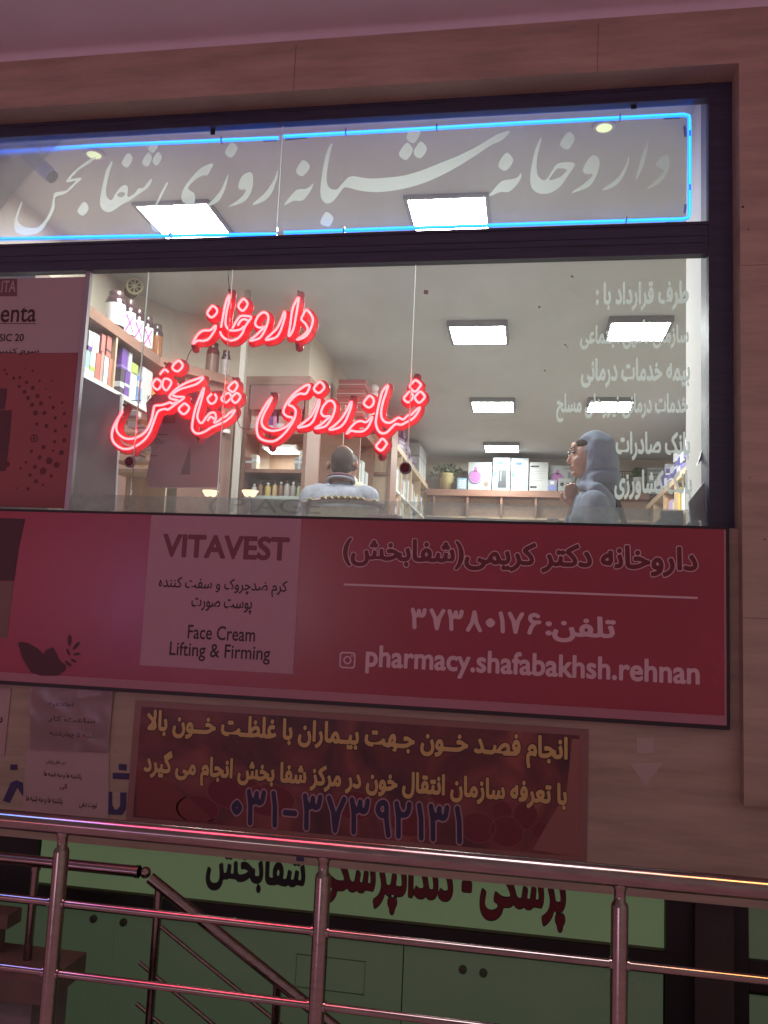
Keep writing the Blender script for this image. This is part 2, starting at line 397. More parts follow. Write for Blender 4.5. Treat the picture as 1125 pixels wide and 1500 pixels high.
VIN = ['طرف قرارداد با :', 'سازمان تأمین اجتماعی', 'بیمه خدمات درمانی', 'خدمات درمانی نیروهای مسلح', 'بانک صادرات', 'بانک کشاورزی']
T_TITLE = 'داروخانه دکتر کریمی(شفابخش)'; T_TEL = 'تلفن:'; T_NUM = '۳۷۳۸۰۱۷۶'; T_AT = 'pharmacy.shafabakhsh.rehnan'
T_B1 = 'انجام فصـد خــون جـهت بیـماران با غلظـت خــون بالا'; T_B2 = 'با تعرفه سازمان انتقال خون در مرکز شفا بخش انجام می گیرد'; T_B3 = '۰۳۱-۳۷۳۹۲۱۳۱'
T_C1 = 'پزشکی - دندانپزشکی'; T_C2 = 'شفابخش'
T_V1 = 'کرم ضدچروک و سفت کننده'; T_V2 = 'پوست صورت'; T_P = 'سرم کنسا'
T_N = ['درب های پزشکی', 'یکشنبه ها و سه شنبه ها', 'الی', 'نوبت دهی', 'اطلاعیه', 'ساعت کار', 'شنبه تا چهارشنبه']
LAT = [T_AT, 'VITAVEST', 'Face Cream', 'Lifting & Firming', 'enta', 'SIC 20', 'RITA', '( PIAGE', 'KZ', 'Char', 'B2', 'FIMI', 'TONIC', 'BOLD']
texts([shape(t) for t in VIN + [T_TITLE, T_TEL, T_B1, T_B2, T_C1, T_C2, T_V1, T_V2, T_P] + T_N] + LAT)

# ------------------------------------------------------------------ planes of the facade
G, FR, WALL, APR, BAN = 3.60, 3.565, 3.44, 3.50, 3.46
FB = 3.606
FLOORZ, CEILZ = 0.93, 3.92
m_stone = mat('travertine', (0.47, 0.375, 0.29), 0.5, noise=0.20, nscale=3.4, stretch=(0.7, 1, 4.5), bump=0.12)
m_soffit = mat('soffit_plaster', (0.80, 0.78, 0.86), 0.7, noise=0.05, nscale=2.0, bump=0.05)
m_frame = mat('dark_aluminium', (0.05, 0.053, 0.095), 0.42, noise=0.25, nscale=5, stretch=(1, 1, 12))
m_alu = mat('grey_aluminium', (0.42, 0.38, 0.40), 0.4, 0.6, noise=0.1, nscale=6)
m_white = mat('white_paint', (0.78, 0.78, 0.74), 0.6, noise=0.04, nscale=3, bump=0.03)
m_ceil = mat('ceiling_paint', (0.56, 0.57, 0.56), 0.85, noise=0.03, nscale=2)
m_beige = mat('beige_wall_paint', (0.70, 0.62, 0.50), 0.8, noise=0.04, nscale=2)
m_floor = mat('floor_tile', (0.36, 0.36, 0.35), 0.35, noise=0.1, nscale=4)
m_wood = mat('brown_laminate', (0.26, 0.135, 0.095), 0.45, noise=0.16, nscale=4, stretch=(1, 1, 8))
m_woodl = mat('light_wood', (0.55, 0.40, 0.27), 0.5, noise=0.12, nscale=4, stretch=(8, 1, 1))
m_asph = mat('paving', (0.42, 0.38, 0.40), 0.7, noise=0.25, nscale=9, bump=0.2)
m_conc = mat('grey_concrete', (0.25, 0.21, 0.22), 0.8, noise=0.2, nscale=7, bump=0.25)

# ------------------------------------------------------------------ ground
mb = MB(); mb.add([(-70, -70, 0), (70, -70, 0), (70, 2.12, 0), (-70, 2.12, 0)], [(0, 1, 2, 3)]); struct(mb.build('ground', m_asph))
mb = MB(); mb.add([(-70, 2.12, -2.2), (70, 2.12, -2.2), (70, 3.9, -2.2), (-70, 3.9, -2.2)], [(0, 1, 2, 3)])
mb.add([(-70, 2.12, -2.2), (70, 2.12, -2.2), (70, 2.12, -0.004), (-70, 2.12, -0.004)], [(3, 2, 1, 0)]); struct(mb.build('stairwell_floor', m_conc))

# ------------------------------------------------------------------ the building
bld = thing('pharmacy_building', 'stone clad building with a wide lit shop window above a half basement', 'building', (0, 3.5, 0))
XP = P(1086, 600, WALL).x; ZPB = P(1105, 1181, WALL).z
ZO = P(540, 126, WALL).z; ZS = P(560, 44, WALL).z + .01
ZL = P(560, 1278, APR).z; ZG0 = P(560, 760, G).z; ZG3 = P(540, 176, G).z
XG = P(1034, 560, G).x
mb = MB()
mb.box((-7, WALL, ZO), (XP, FR - .001, ZS + .3)); mb.box((XP, WALL, ZPB), (7, 3.9, ZS + .3))
mb.box((-7, APR, ZL), (XP, 3.9, ZG0 - .015)); mb.box((XP, APR, ZL), (7, 3.9, ZPB - .0005))
mb.build('wall', m_stone, bld)
# joints of the stone cladding (shallow dark grooves filled with mortar)
mb = MB()
for x, y0, y1 in ((1105, 388, 391), (1105, 905, 908)):
    z = P(x, y0, WALL).z; mb.box((XP + .001, WALL - .001, z - .002), (7, WALL + .01, z))
for px in (432, 875):
    x = P(px, 90, WALL).x; mb.box((x, WALL - .001, ZO), (x + .0025, WALL + .01, ZS - .05))
mm_ = mb; mb = MB()
for x, y, s in ((1088, 303, .006), (1096, 336, .004), (1098, 700, .003), (1120, 790, .004)): mb = MB(); c = P(x, y, WALL); mb.add([(c.x - s, WALL - .0008, c.z - s * .4), (c.x + s * .5, WALL - .0008, c.z - s), (c.x + s, WALL - .0008, c.z + s * .5), (c.x - s * .3, WALL - .0008, c.z + s * .7)], [(0, 1, 2, 3)]); mb.build('wall_chip', mat('chip_dark', (.05, .035, .03), .9), bld)
mb = mm_
mb.build('mortar_joint', mat('mortar', (0.2, 0.14, 0.11), 0.9), bld)
# soffit with a soft cove where it meets the wall
mb = MB(); prof = [(WALL + .02, ZS - .04)] + [(WALL - .03 * (1 - math.cos(a)), ZS - .03 + .03 * math.sin(a)) for a in [k * math.pi / 16 for k in range(9)]] + [(1.5, ZS + .01), (1.5, ZS + .35), (WALL + .3, ZS + .35)]
mb.add([(-7, y, z) for y, z in prof] + [(7, y, z) for y, z in prof], [(i, i + 1, len(prof) + i + 1, len(prof) + i) for i in range(len(prof) - 1)], True)
mb.build('soffit', m_soffit, bld)
# window frame
XF0 = P(1072, 500, FR).x; ZF1 = P(540, 146, FR).z
ZM1 = P(540, 341, FR).z; ZM0 = P(540, 391, FB).z; ZT = P(540, 180, FB).z
wf = MB(); XI = P(1035, 560, FB).x
wf.box((-7, FR, ZT), (XI - .0005, FB, ZF1 + .1))
wf.box((-7, FR, ZM0), (XI - .0005, FB, ZM1))
wf.box((XI, FR, ZG0 - .3), (XP + .02, 3.72, ZF1 + .1))
for a, b in ((ZT, ZT + .012), (ZM1 - .012, ZM1), (ZM0, ZM0 + .012)): wf.box((-7, FR - .006, a), (XI, FR - .0005, b))
for z in (ZF1 - .035, (ZM0 + ZM1) / 2 + .01, (ZM0 + ZM1) / 2 - .02): wf.box((-7, FR - .004, z), (XI - .01, FR - .0005, z + .006))
wf.box((XI, FR - .006, ZG0), (XI + .012, FR - .0005, ZF1))
wf.box((-7, FR + .01, ZG0 - .02), (XI - .0005, FB, ZG0))
fr = wf.build('window_frame', m_frame, bld)
gm = glassy('window_glass', (0.95, 0.97, 0.95), 0.058, patch=0.035, pscale=2.2, gloss=0.9)
gt = glassy('upper_window_glass', (0.95, 0.97, 0.97), 0.10, patch=0.04, pscale=2.0, gloss=0.9)
def pane(name, x0, x1, z0, z1, m):
    b = MB(); b.box((x0, G - .004, z0), (x1, G + .004, z1)); return b.build(name, m, bld)
xs = P(410, 265, G).x
pane('window_pane', -7, xs - .003, ZM1 - .01, ZT + .01, gt); pane('window_pane', xs + .003, XG + .03, ZM1 - .01, ZT + .01, gt)
sx = [P(x, 560, G).x for x in (205, 330, 602)]
ed = [-7] + sx + [XG + .03]
for a, b in zip(ed[:-1], ed[1:]): pane('window_pane', a + .0025, b - .0025, ZG0 - .01, ZM0 + .01, gm)
mj = (glassy('glass_edge', (1, 1, 1), 0.75, (.85, .88, .86), gloss=.3, tlf=.95))
for x in sx: mb = MB(); mb.box((x - .0022, G - .003, ZG0), (x + .0022, G + .003, ZM0)); mb.build('glass_joint', mj, bld)
mb = MB(); mb.box((xs - .0025, G - .003, ZM1), (xs + .0025, G + .003, ZT)); mb.build('glass_joint', mj, bld)
mb = MB(); a = P(131, 405, G - .012); b = P(101, 745, G - .012); xa = (a.x + b.x) / 2
mb.box((xa - .012, G - .03, ZG0), (xa + .012, G - .006, ZM0)); mb.build('glazing_bar', m_alu, bld)
for px, py in ((594, 686), (191, 677)):
    c = P(px, py, G - .012); mb = MB(); mb.lathe((c.x, c.y - .012, c.z), [(.018, 0), (.026, .004), (.027, .012), (.024, .019)], 24, 'y')
    o = mb.build('glass_clamp', m_alu, bld)
    mb = MB(); mb.lathe((c.x, c.y - .016, c.z), [(.012, 0), (.019, .003), (.019, .0038)], 24, 'y'); mb.build('clamp_cap', mat('clamp_cap', (0.16, 0.02, 0.03), 0.25), o)
# small scraps of tape and dirt that stick to the panes
mb = MB()
for px, py, s in ((624, 428, .012), (197, 417, 0), (838, 405, .006), (790, 450, .005), (798, 543, .004), (828, 505, .004), (831, 508, .003)):
    if s: mb = MB(); c = P(px, py, G - .0055); mb.add([(c.x - s, c.y, c.z - s * .6), (c.x + s * .7, c.y, c.z - s), (c.x + s, c.y, c.z + s * .6), (c.x - s * .6, c.y, c.z + s)], [(0, 1, 2, 3)]); mb.build('tape_scrap', mat('old_tape', (0.5, 0.5, 0.47), 0.7), bld)
mb = MB(); c = P(312, 194, G - .006); mb.box((c.x - .011, c.y - .003, c.z - .012), (c.x + .011, c.y, c.z + .012)); mb.build('tape_patch', mat('black_tape', (0.02, 0.02, 0.02), 0.5), bld); mb = MB(); c = P(928, 158, G - .006); mb.box((c.x - .01, c.y - .003, c.z - .006), (c.x + .012, c.y, c.z + .006))
mb.build('tape_patch', mat('black_tape', (0.02, 0.02, 0.02), 0.5), bld)
# room behind the glass
XD = P(455, 500, 6.9).x
mb = MB(); mb.box((-3.4, 3.607, CEILZ), (3.2, 12.7, CEILZ + .1)); mb.build('ceiling', m_ceil, bld)
mb = MB(); mb.box((-3.4, 3.9, FLOORZ - .1), (3.2, 12.7, FLOORZ)); mb.build('floor', m_floor, bld)
mb = MB(); 
XC_ = P(1036, 560, 3.63).x
wp = [(-3.12, 3.72), (-3.09, 5.85), (-3.03, 6.15), (-2.93, 6.38), (-2.72, 6.52), (-2.5, 6.64), (XD, 6.90), (XD, 12.6)]; wo_ = [(-3.3, 3.72), (-3.3, 5.95), (-3.2, 6.3), (-3.05, 6.55), (-2.8, 6.7), (-2.55, 6.8), (XD - .1, 7.06), (XD - .1, 12.6)]
for i in range(7):
    q = [wp[i], wp[i + 1], wo_[i + 1], wo_[i]]; mb.add([(x, y, FLOORZ) for x, y in q] + [(x, y, CEILZ) for x, y in q], [(0, 1, 5, 4), (1, 2, 6, 5), (2, 3, 7, 6), (3, 0, 4, 7)])

mb.box((-3.0, 12.6, FLOORZ), (3.1, 12.7, CEILZ)); mb.box((2.9, 3.9, FLOORZ), (3.0, 12.6, CEILZ)); mb.box((-7, 3.72, FLOORZ), (-3.0, 3.8, CEILZ))
mb.box((XC_ + .125, 4.0, FLOORZ), (2.9, 4.09, CEILZ))
mb.build('inner_wall', m_beige, bld)
mb = MB(); XC = P(1036, 560, 3.63).x; mb.box((XC, 3.62, FLOORZ), (XC + .12, PX(1005, 500, XC).y, CEILZ)); mb.build('column', m_white, bld)
mb = MB(); z = P(860, 765, 3.72).z; mb.box((-2.9, 3.70, z - .05), (XC - .003, 4.00, z - .012)); mb.build('window_ledge', mat('ledge_stone', (0.5, 0.49, 0.47), 0.4, noise=.12), bld)

# ------------------------------------------------------------------ ceiling lamps
m_case = mat('lamp_case', (0.22, 0.225, 0.24), 0.5); m_lamp = emit('lamp_panel', (0.97, 1.0, 1.0), 31.0)
LZ = CEILZ - .095
def lamp(px, py, lab, th=.05):
    LZ = CEILZ - th
    c = PZ(px, py, LZ); t = thing('ceiling_lamp', lab, 'ceiling lamp', (c.x, c.y, LZ), 'square panel lamps on the shop ceiling')
    b = MB(); w = .245
    b.box((c.x - w, c.y - w, LZ + .009), (c.x + w, c.y + w, CEILZ - .001))
    for s in (-1, 1):
        b.box((c.x + s * w, c.y - w, LZ), (c.x + s * (w - .022), c.y + w, LZ + .009)); b.box((c.x - w + .022, c.y + s * w, LZ), (c.x + w - .022, c.y + s * (w - .022), LZ + .009))
    b.build('case', m_case, t)
    b = MB(); v = w - .023; b.add([(c.x - v, c.y - v, LZ + .006), (c.x + v, c.y - v, LZ + .006), (c.x + v, c.y + v, LZ + .006), (c.x - v, c.y + v, LZ + .006)], [(3, 2, 1, 0)]); b.build('diffuser', m_lamp, t)
for a in ((658, 318, 'square panel lamp seen through the etched strip, cut by the bar above the big pane', .022),
          (272, 326, 'square panel lamp behind the etched strip, above the red neon words', .022),
          (701, 492, 'nearest panel lamp in the clear middle of the big pane'),
          (722, 597, 'middle one of the three panel lamps in a row above the woman and white boxes'),
          (735, 658, 'farthest small panel lamp just above the boxes on the far shelf'),
          (934, 487, 'panel lamp behind the second line of white lettering'),
          (893, 597, 'panel lamp behind the fourth line of white lettering')): lamp(*a)
m_spot = emit('spot_glow', (0.8, 0.85, 0.5), 0.55)
for px, py, lab in ((885, 184, 'round recessed spot near the blue neon corner'), (138, 224, 'round recessed spot near the security camera')):
    c = PZ(px, py, CEILZ); t = thing('ceiling_spot', lab, 'spot light', (c.x, c.y, CEILZ - .02), 'round recessed spots')
    b = MB(); b.lathe((c.x, c.y, CEILZ - .012), [(.04, 0), (.055, .002), (.055, .0115)], 24); b.build('rim', m_white, t)
    b = MB(); b.lathe((c.x, c.y, CEILZ - .016), [(.022, 0), (.038, .003), (.038, .0035)], 24); b.build('bulb', m_spot, t)
c = P(197, 419, 5.62); t = thing('wall_vent', 'round gold extractor grille high on the shop wall above the jars', 'vent', c)
vn = Vector((.55, -.8, -.1)).normalized(); vu = Vector((0, 0, 1)).cross(vn).normalized(); vv = vn.cross(vu)
def vp(r, a, d=0): return c + vu * r * math.cos(a) + vv * r * math.sin(a) + vn * d
b = MB(); b.tube([vp(.055, k * math.pi / 12) for k in range(24)], .010, 8, True); b.build('rim', mat('brass', (.40, .34, .18), .4, .5), t)
b = MB()
for k in range(4): b.tube([vp(.052, k * math.pi / 4), vp(-.052, k * math.pi / 4)], .005, 6)
b.build('grille', MATS['brass'], t)
b = MB(); b.tube([c - vn * .18, c - vn * .006], .052, 20); b.build('duct', mat('duct_dark', (.10, .06, .04), .8), t)
# security camera
c = PZ(58, 242, 3.79); t = thing('security_camera', 'white bullet security camera hanging under the ceiling behind the etched glass', 'camera', (c.x, c.y, c.z))
ms = mat('camera_shell', (.30, .32, .42), .4)
d = Vector((.72, .12, -.62)).normalized(); b = MB(); b.tube([c - d * .10, c - d * .095, c + d * .085, c + d * .09], [.03, .04, .04, .036], 14); b.build('body', ms, t)
b = MB(); q = c + d * .09; b.tube([q, q + d * .012], .034, 14); b.build('lens', mat('lens_black', (.02, .02, .02), .15), t)
b = MB(); q = c - d * .07; b.tube([q, q + Vector((-.02, 0, .05)), Vector((q.x - .015, q.y, CEILZ - .01))], .014, 8); b.tube([(q.x - .015, q.y, CEILZ - .015), (q.x - .015, q.y, CEILZ)], .04, 14); b.build('bracket', ms, t)

# ------------------------------------------------------------------ neon
NY = G + .045
m_core = emit('neon_red_core', (1.0, 0.056, 0.062), 6.5); m_sleeve = emit('neon_red_sleeve', (1.0, 0.006, 0.03), 1.6, 0.2)
m_plate = mat('red_acrylic', (0.21, 0.002, 0.038), 0.3)
TL = {'A': (270, 420, 11.25), 'B': (360, 420, 9.375), 'C': (150, 520, 9.375), 'D': (240, 540, 9.375), 'E': (365, 550, 9.375), 'F': (430, 550, 9.375), 'G': (530, 540, 10.227)}
def tr(k, pts, Y): ox, oy, s = TL[k]; return [tuple(P(ox + x / s, oy + y / s, Y)) for x, y in pts]
def neon_word(lab, strokes, hooks):
    """strokes: (tile, closed, points in that tile's pixels)"""
    lines = [(cl, smooth([tuple(v) for v in tr(k, pts, NY)] if not isinstance(k, list) else sum([tr(kk, pp, NY) for kk, pp in k], []), cl, 5)) for k, cl, pts in strokes]
    allp = [p for _, l in lines for p in l]
    t = thing('neon_sign', lab, 'neon sign', (sum(p[0] for p in allp) / len(allp), NY, min(p[2] for p in allp) - .02), 'red neon words hung inside the window')
    segs = []
    for cl, l in lines:
        L = l + [l[0]] if cl else l
        segs += [(a[0], a[2], b[0], b[2]) for a, b in zip(L[:-1:2], L[2::2])]
    for hx, hy in hooks:
        q = P(hx, hy, NY); j = min(allp, key=lambda p: (p[0] - q.x) ** 2 + (p[2] - q.z) ** 2); segs.append((q.x, q.z, j[0], j[2]))
    F, x0, y0 = field(segs, None, .0188, .0028); V, fs = march(F, x0, y0, .0028)
    yb = NY + .035; b = MB(); n = len(V); fs2 = [tuple(f) for f in fs]
    b.add([(x, yb, z) for x, z in V], fs2); pl = b.build('backing_plate', m_plate, t)
    so = pl.modifiers.new('thick', 'SOLIDIFY'); so.thickness = .006; so.offset = -1
    for cl, l in lines:
        b = MB(); b.tube(l, .0052, 8, cl); tb = b.build('tube', m_core, t)
        b = MB(); b.tube(l, .0086, 8, cl); b.build('glass_sleeve', m_sleeve, tb)
        for k in range(3, len(l) - 2, 22): p = Vector(l[k]); b = MB(); b.tube([p, p + Vector((0, .034, 0))], .003, 6); b.build('support', mat('support_clear', (.6, .3, .3), .3), t)
    for hx, hy in hooks:
        q = P(hx, hy, NY + .03); b = MB(); b.tube([q + Vector((0, -.012, 0)), q + Vector((0, .006, 0))], .006, 10); b.build('screw', mat('screw', (.08, .06, .06), .3, .8), t)
    return t
neon_word('red neon word in the upper row, alone on its own red plate', [
    ('A', True, [(475, 320), (535, 370), (530, 440), (450, 505), (380, 440), (430, 350)]),
    ('A', True, [(150, 935), (165, 880), (230, 780), (310, 725), (430, 715), (500, 650), (520, 660), (490, 740), (400, 860), (320, 890), (220, 890)]),
    ('A', False, [(605, 670), (625, 560), (650, 420), (690, 250), (740, 140), (735, 250), (700, 400), (680, 560), (690, 650), (750, 715), (850, 720), (930, 700), (985, 650)]),
    ('A', False, [(790, 690), (850, 580), (920, 490), (1000, 480), (1100, 500), (1060, 570), (1000, 660), (960, 760), (880, 850), (780, 885), (680, 860), (615, 800), (590, 740)]),
    ('A', False, [(880, 640), (930, 560), (990, 535), (1050, 560)]),
    ('A', True, [(985, 205), (1040, 270), (1020, 340), (955, 395), (890, 320), (940, 230)]),
    ('B', True, [(60, 740), (150, 660), (220, 590), (265, 550), (180, 560), (130, 510), (160, 420), (230, 355), (290, 370), (310, 430), (290, 530), (240, 640), (180, 710)]),
    ('B', True, [(275, 725), (350, 650), (430, 570), (490, 450), (530, 345), (540, 400), (510, 510), (470, 620), (420, 690), (340, 720)]),
    ('B', True, [(590, 670), (610, 530), (640, 320), (690, 200), (725, 150), (715, 250), (690, 400), (660, 560), (620, 650)]),
    ('B', True, [(700, 725), (790, 670), (850, 590), (820, 510), (765, 450), (790, 380), (830, 320), (880, 360), (920, 440), (905, 540), (850, 650), (780, 705)]),
], [(337, 426), (438, 428), (283, 508), (436, 506)])
neon_word('red neon word at lower left whose long tail sweeps to the left', [
    ([('C', [(275, 775), (210, 880), (150, 1000), (130, 1120), (165, 1210), (250, 1275), (340, 1290), (440, 1260), (560, 1180), (640, 1080), (690, 960), (730, 850), (770, 770), (860, 740)]),
      ('D', [(60, 560), (170, 480), (280, 395), (180, 385), (120, 355), (220, 285), (330, 250), (440, 215), (510, 165), (535, 120), (430, 150), (300, 200), (180, 270), (85, 365), (95, 410), (200, 440), (120, 480)]),
      ('C', [(930, 650), (870, 672), (800, 690), (720, 700), (700, 770), (670, 900), (610, 1030), (520, 1110), (400, 1150), (300, 1140), (220, 1080), (190, 1000), (210, 900)])], True, None),
    ('C', True, [(740, 330), (805, 370), (800, 430), (750, 475), (690, 410)]),
    ('C', True, [(850, 330), (920, 340), (945, 390), (880, 485), (825, 420)]),
    ('C', False, [(790, 270), (850, 200), (905, 235)]),
    ('C', True, [(1040, 80), (1100, 130), (1080, 190), (1020, 225), (960, 170)]),
    ('D', True, [(290, 480), (345, 530), (330, 580), (270, 625), (205, 560), (250, 500)]),
    ('D', True, [(550, 260), (480, 420), (430, 560), (400, 700), (390, 820), (430, 880), (490, 890), (570, 860), (650, 810), (740, 770), (830, 730), (920, 660), (975, 570), (900, 610), (860, 650), (800, 680), (740, 725), (690, 740), (715, 680), (700, 610), (640, 610), (580, 670), (530, 740), (490, 735), (460, 660), (480, 560), (530, 380)]),
    ('D', False, [(600, 720), (640, 660), (690, 690)]),
    ('D', False, [(660, 345), (600, 410), (640, 480), (700, 460), (725, 400), (700, 350)]),
    ('D', True, [(970, 180), (1010, 240), (950, 320), (885, 265)]), ('D', True, [(880, 335), (925, 390), (850, 465), (790, 410)]), ('D', True, [(1000, 335), (1050, 390), (985, 470), (930, 410)]),
], [(183, 594), (243, 533), (343, 555), (195, 661), (290, 642)])
neon_word('red neon word at lower right, ending under the woman side ceiling lamps', [
    ('E', True, [(310, 300), (230, 400), (160, 520), (110, 660), (110, 790), (160, 870), (270, 905), (370, 890), (470, 810), (560, 700), (620, 590), (640, 490), (600, 430), (540, 395), (600, 310), (690, 250), (780, 250), (830, 150), (800, 130), (710, 180), (600, 270), (510, 390), (470, 500), (520, 560), (600, 590), (540, 680), (430, 740), (310, 760), (210, 720), (170, 640), (200, 530), (270, 400)]),
    ('E', True, [(980, 90), (1030, 150), (1010, 200), (950, 240), (890, 190), (920, 130)]),
    ('E', True, [(670, 710), (760, 640), (850, 560), (910, 450), (960, 330), (960, 400), (920, 520), (880, 620), (820, 680), (740, 705)]),
    ('F', True, [(295, 725), (380, 670), (450, 610), (500, 560), (420, 560), (380, 510), (410, 420), (480, 350), (540, 360), (570, 430), (545, 540), (490, 640), (420, 705)]),
    ('F', True, [(490, 740), (570, 680), (660, 590), (730, 480), (790, 360), (790, 430), (750, 540), (710, 630), (650, 700), (570, 735)]),
    ('F', True, [(730, 800), (780, 720), (850, 650), (920, 625), (1000, 640), (1070, 570), (1075, 600), (1020, 710), (950, 765), (860, 770), (790, 760)]),
    ('F', True, [(1050, 280), (1100, 330), (1090, 400), (1030, 440), (965, 385), (1000, 320)]),
    ('G', True, [(390, 250), (310, 340), (270, 480), (230, 660), (210, 820), (250, 930), (310, 970), (380, 950), (450, 880), (510, 830), (590, 840), (670, 800), (760, 750), (830, 670), (870, 580), (800, 630), (740, 690), (690, 700), (620, 760), (550, 735), (480, 780), (420, 810), (350, 800), (300, 740), (290, 640), (320, 490), (370, 340)]),
    ('G', True, [(810, 175), (880, 230), (870, 270), (795, 345), (720, 270), (760, 210)]), ('G', True, [(720, 345), (765, 400), (760, 440), (695, 505), (630, 450), (670, 390)]), ('G', True, [(880, 345), (940, 410), (920, 460), (855, 510), (795, 440), (830, 380)]),
    ('G', True, [(310, 1050), (370, 1110), (360, 1150), (290, 1225), (215, 1165), (260, 1100)]),
], [(399, 577), (516, 582), (610, 550), (558, 667), (396, 654)])
mw = mat('wire_dark', (.03, .02, .02), .5)
for pts, lab in (([(334, 396), (335, 412), (337, 426)], 'thin dark wire from the window bar down to the upper neon word'), ([(283, 508), (276, 520), (270, 531), (243, 534)], 'thin dark wire between the upper and lower neon words'),
                 ([(322, 588), (345, 590), (352, 626), (388, 628), (396, 640)], 'thin dark wire between the two lower neon words')):
    b = MB(); b.tube(smooth([tuple(P(x, y, NY + .03)) for x, y in pts], False, 4), .0022, 6); tag(b.build('wire', mw), lab, 'wire')
# blue neon border
m_blue = emit('neon_blue_tube', (0.003, 0.13, 1.0), 2.2); m_bs = emit('neon_blue_core', (0.006, 0.18, 1.0), 2.6)
BY = G + .05
t = thing('neon_border', 'blue neon tube outlining the etched name strip at the top of the window', 'neon sign', P(700, 260, BY))
def run(pts, r=.0085):
    l = [P(x, y, BY) for x, y in pts]; b = MB(); b.tube(l, r, 10); o = b.build('tube', m_blue, t)
    b = MB(); b.tube([p + Vector((0, -.006, 0)) for p in l], r * .5, 8); b.build('bright_core', m_bs, o)
XL = P(-250, 300, BY).x
run([(-250, 236), (0, 222), (150, 213), (408, 202)]); run([(416, 200), (600, 190), (770, 180), (1002, 168), (1009, 170), (1010, 178), (1010, 312), (1008, 319), (1000, 321), (600, 334), (416, 341)]); run([(-250, 356), (0, 350), (200, 346), (406, 343)])
mcl = mat('clip_clear', (.1, .12, .2), .3); mel = mat('electrode_black', (.02, .02, .04), .4)
for x, y in ((325, 206), (507, 194), (640, 187), (908, 173), (1010, 197), (1010, 276), (917, 323), (504, 337), (60, 218), (250, 345)):
    q = P(x, y, BY); b = MB(); b.box((q.x - .003, q.y - .012, q.z - .013), (q.x + .003, q.y + .012, q.z + .013)); b.build('clip', mcl, t)
for x0, y0, x1, y1 in ((386, 206, 406, 205), (418, 204, 450, 201), (972, 173, 996, 172), (1003, 185, 1004, 200), (1004, 300, 1003, 312), (975, 324, 1000, 322), (386, 346, 404, 345), (420, 343, 440, 342)):
    b = MB(); b.tube([P(x0, y0, BY + .012), P(x1, y1, BY + .012)], .006, 8); b.build('electrode', mel, t)

# ------------------------------------------------------------------ etched name on the upper panes
ET = {1: (0, 190, 7.5), 2: (130, 190, 7.03), 3: (210, 190, 5.357), 4: (400, 180, 5.625), 5: (560, 170, 5.357), 6: (700, 170, 7.03), 7: (830, 180, 5.357)}
EY = G - .0065
def et(k, pts, cl=True): ox, oy, s = ET[k]; return smooth([tuple(P(ox + x / s, oy + y / s, EY)) for x, y in pts], True, 4)
m_etch = glassy('etched_film', (1, 1, 1), 0.5, (0.88, 0.95, 0.89), gloss=0.3, tlf=.97)
t = thing('etched_lettering', 'long flowing frosted shop name across the upper glass strip', 'window lettering', P(520, 300, EY))
def word(polys): filled('word', polys, m_etch, t)
word([et(1, [(1055, 290), (1050, 312), (980, 370), (880, 430), (810, 500), (778, 540), (900, 530), (830, 600), (770, 660), (700, 710), (610, 740), (600, 850), (560, 950), (510, 1030), (470, 1090), (400, 1140), (300, 1160), (200, 1140), (158, 1080), (165, 980), (230, 805), (240, 815), (195, 960), (205, 1020), (260, 1065), (330, 1080), (420, 1070), (480, 1010), (540, 920), (570, 830), (590, 720), (610, 690), (720, 670), (760, 640), (830, 562), (730, 580), (750, 530), (800, 470), (880, 400), (980, 330)]),
      et(1, [(915, 795), (960, 820), (970, 880), (910, 945), (850, 895)])])
word([et(2, [(240, 320), (235, 370), (205, 480), (180, 600), (185, 690), (235, 725), (270, 670), (320, 600), (370, 570), (405, 600), (400, 690), (470, 660), (510, 605), (560, 600), (600, 550), (650, 500), (640, 550), (600, 605), (520, 660), (420, 730), (340, 770), (270, 820), (200, 850), (140, 820), (115, 750), (130, 640), (155, 520), (180, 420)]), et(2, [(290, 675), (320, 645), (365, 645), (370, 675), (330, 697)]),
      et(2, [(400, 245), (445, 275), (445, 320), (395, 390), (338, 345)]), et(2, [(610, 235), (647, 275), (643, 320), (600, 380), (548, 335)]), et(2, [(712, 228), (750, 270), (745, 310), (700, 370), (658, 330), (668, 290)]), et(2, [(640, 160), (708, 160), (702, 190), (660, 238), (608, 195)])])
word([et(3, [(545, 265), (530, 310), (500, 358), (470, 358), (410, 390), (360, 440), (355, 470), (400, 500), (405, 560), (390, 620), (350, 690), (270, 760), (170, 800), (90, 800), (55, 740), (55, 690), (80, 620), (120, 530), (160, 450), (185, 410), (190, 430), (150, 510), (105, 600), (84, 650), (95, 700), (150, 733), (230, 726), (310, 690), (358, 618), (335, 585), (305, 560), (300, 510), (330, 440), (400, 350), (470, 290)]),
      et(3, [(665, 345), (660, 390), (635, 480), (590, 560), (530, 595), (480, 610), (550, 545), (610, 470), (645, 390)]), et(3, [(690, 100), (738, 135), (730, 170), (690, 220), (640, 180)]),
      et(3, [(820, 335), (855, 345), (862, 400), (845, 490), (800, 555), (740, 585), (665, 605), (740, 555), (795, 500), (800, 470), (760, 470), (745, 440), (770, 370)]), et(3, [(1055, 320), (1050, 380), (1010, 490), (960, 550), (900, 580), (855, 588), (900, 545), (960, 490), (1020, 400)])])
raw = lambda k, pts: [tuple(P(ET[k][0] + x / ET[k][2], ET[k][1] + y / ET[k][2], EY)) for x, y in pts]
